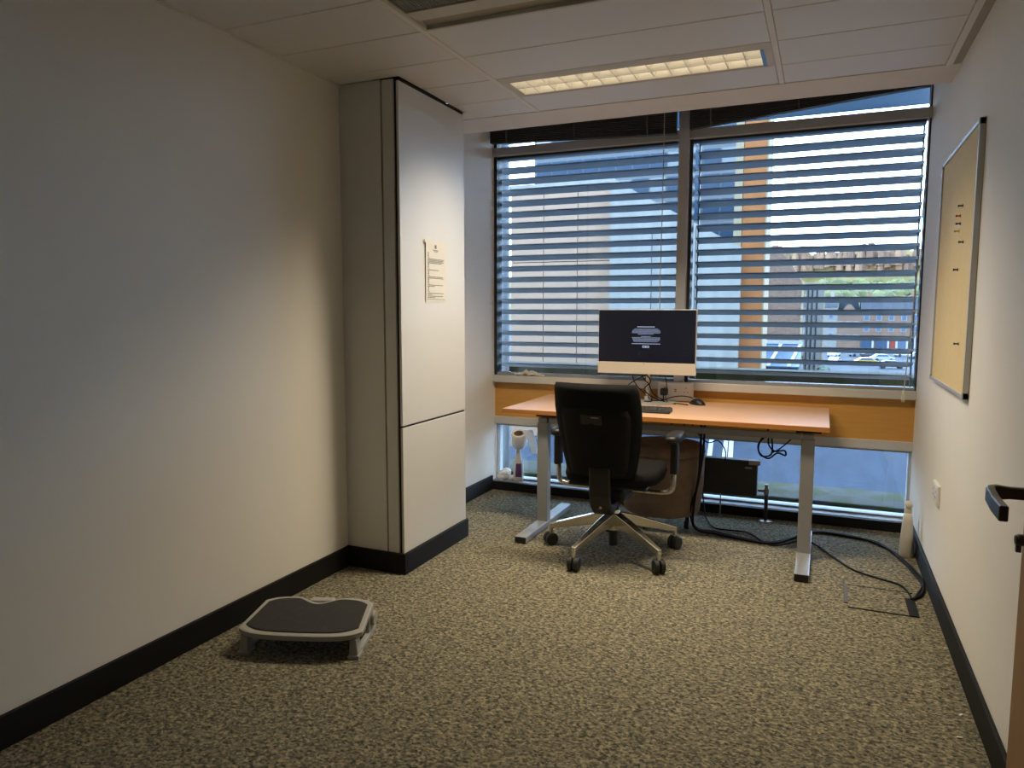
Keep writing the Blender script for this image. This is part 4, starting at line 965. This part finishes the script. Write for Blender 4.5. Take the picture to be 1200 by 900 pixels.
# cars
def car(x, y, rz, m, label, s=1.0):
    c = thing('parked_car', label, 'car', (x, y, GZ), rz, 'cars in the yard')
    prof = [(-2.1, 0.35), (2.1, 0.35), (2.15, 0.75), (1.2, 0.95), (0.6, 1.42), (-1.1, 1.46), (-1.8, 1.0), (-2.15, 0.9)]
    MB().prism(prof, -0.85, 0.85, 'y').build('body', m, c, bevel=0.08)
    MB().prism([(1.05, 0.98), (0.55, 1.36), (-1.05, 1.39), (-1.6, 1.02)], -0.87, 0.87, 'y').build('windows', 'win_dark', c)
    wp = None
    for wx in (-1.35, 1.35):
        for wy in (-0.8, 0.8):
            if wp is None: wp = MB().lathe([(0.32, -0.1), (0.32, 0.1)], (0, 0, 0), 14, 'y').build('wheel', 'tyre', c); wp.location = (wx, wy, 0.32)
            else: share(wp, c, (wx, wy, 0.32))
    MB().box(2.08, 2.18, -0.7, 0.7, 0.62, 0.76).build('lamps', 'win_white', c)
M['car_silver'] = mat('car_silver', (0.2, 0.21, 0.225, 1), 0.3, 0.3); M['car_black'] = mat('car_black', (0.03, 0.03, 0.035, 1), 0.25)
M['car_white'] = mat('car_white', (0.32, 0.33, 0.335, 1), 0.3); M['car_blue'] = mat('car_blue', (0.05, 0.08, 0.12, 1), 0.3); M['car_yellow'] = mat('car_yellow', (0.28, 0.18, 0.02, 1), 0.4)
car(2.0, 175, 1.3, 'car_white', 'white car parked alone on the far street')
car(1.9, 150, 1.4, 'car_silver', 'silver car standing below the white one by the lamp post')
car(7.0, 179, 0.5, 'car_silver', 'silver car first in the row below the round gable house')
car(9.4, 176, 0.5, 'car_black', 'black car parked between silver cars in the yard')
car(10.8, 163, 0.3, 'car_silver', 'silver car parked behind the yellow van')
car(7.4, 150, 0.2, 'car_yellow', 'yellow and dark van in the yard')
car(10.9, 143, 0.15, 'car_blue', 'blue car parked close to the mossy ledge')
car(16.3, 182, 0.4, 'car_white', 'white car parked under the red shop door')
car(18.4, 175, 0.4, 'car_silver', 'silver car half hidden at the window edge')
lp = thing('street_lamp', 'dark street lamp with round head by the narrow pale house', 'street lamp', (-1.6, 140, GZ))
MB().lathe([(0.12, 0), (0.08, 5.6)], (0, 0, 0), 10).build('pole', 'tyre', lp)
MB().lathe([(0.1, 5.5), (0.6, 5.8), (0.55, 6.3), (0.1, 6.6)], (0, 0, 0), 12).build('lamp_head', 'win_white', lp)
def bush(x, y, s, label):
    o = crumple('dark_bush', label, 'bush', (x, y, GZ), (s, s, s), 'bushm', int(x * 10) + 5, 3)
M['bushm'] = mat('dark_leaves', (0.03, 0.045, 0.03, 1), 0.9, var=0.4, scale=2)
bush(-2.2, 136, 1.5, 'dark shrub at the foot of the street lamp'); bush(-0.2, 116, 1.1, 'smaller dark shrub nearer than the lamp post')

# hillside
hm = MB(); NX, NY = 90, 40
from mathutils import noise
hv = []
for j in range(NY + 1):
    for i in range(NX + 1):
        x = -420 + 840 * i / NX; y = 420 + 760 * j / NY; t = j / NY
        base = -8 + 56 * min(t, 0.74) ** 1.1 - 60 * max(0, t - 0.77)
        cl = 1 / (1 + math.exp(-(y - 975 - 18 * noise.noise(Vector((x * 0.012, 0, 1)))) / 6))
        top = (43 + 7 * noise.noise(Vector((x * 0.02, 3.1, 0))) + (10 if x < 0 else 0) * min(1, -x / 60 if x < 0 else 0)) * (1 - 0.30 * max(0, min(1, (x - 85) / 40)))
        zz = base + top * cl + 5 * noise.noise(Vector((x * 0.02, y * 0.02, 0))) * (1 + t) + 2.5 * noise.noise(Vector((x * 0.07, y * 0.07, 4)))
        hv.append((x, y, zz))
hm.add(hv, [(j * (NX + 1) + i, j * (NX + 1) + i + 1, (j + 1) * (NX + 1) + i + 1, (j + 1) * (NX + 1) + i) for j in range(NY) for i in range(NX)])
M['hill'] = mix_mat('hill_grass_rock', [srgb(60, 60, 38), srgb(84, 78, 48), srgb(100, 85, 56), srgb(72, 63, 55)], [0.0, 0.45, 0.55, 0.66], 0.03, stretch=(1, 1, 0.6), bump=0.0, detail=6, interp='LINEAR')
hill = struct(hm.build('hill', 'hill', smooth=True))
cr = MB()
rnd = random.Random(9)
for i in range(120):
    x = -200 + 400 * i / 119 + rnd.uniform(-2, 2); h = rnd.uniform(16, 27) - max(0, x - 70) * 0.12
    cx, cy = x, 968 + rnd.uniform(-4, 6); zb = 52 + rnd.uniform(-5, 5); r = rnd.uniform(3.0, 6.0)
    cr.lathe([(r * 1.2, zb), (r, zb + h * 0.6), (r * 0.6, zb + h)], (cx, cy, 0), 5)
M['crag'] = mix_mat('crag_rock', [srgb(58, 50, 48), srgb(84, 68, 58), srgb(104, 86, 70)], [0.0, 0.45, 0.6], 0.12, stretch=(1, 1, 0.3), bump=0.0, interp='LINEAR')
co_ = cr.build('crag_columns', 'crag', hill); co_['kind'] = 'stuff'
trm = MB()
for i in range(1700):
    x = rnd.uniform(-160, 190); y = rnd.uniform(480, 955); t = (y - 420) / 760
    zb = -9 + 56 * t ** 1.1 + 5 * noise.noise(Vector((x * 0.02, y * 0.02, 0))) * (1 + t); r = rnd.uniform(2.6, 5.6)
    ring = [(r * 0.5, zb), (r, zb + r * 0.7), (r * 0.8, zb + r * 1.5), (r * 0.2, zb + r * 2.0)]
    trm.lathe(ring, (x, y, 0), 6)
M['trees'] = mat('hill_trees', (0.055, 0.062, 0.02, 1), 0.9, var=0.5, scale=0.06)
tr_ = trm.build('tree_cover', 'trees'); tr_['kind'] = 'stuff'; tr_['label'] = 'green and yellow trees covering the hillside behind the far houses'; tr_['category'] = 'trees'
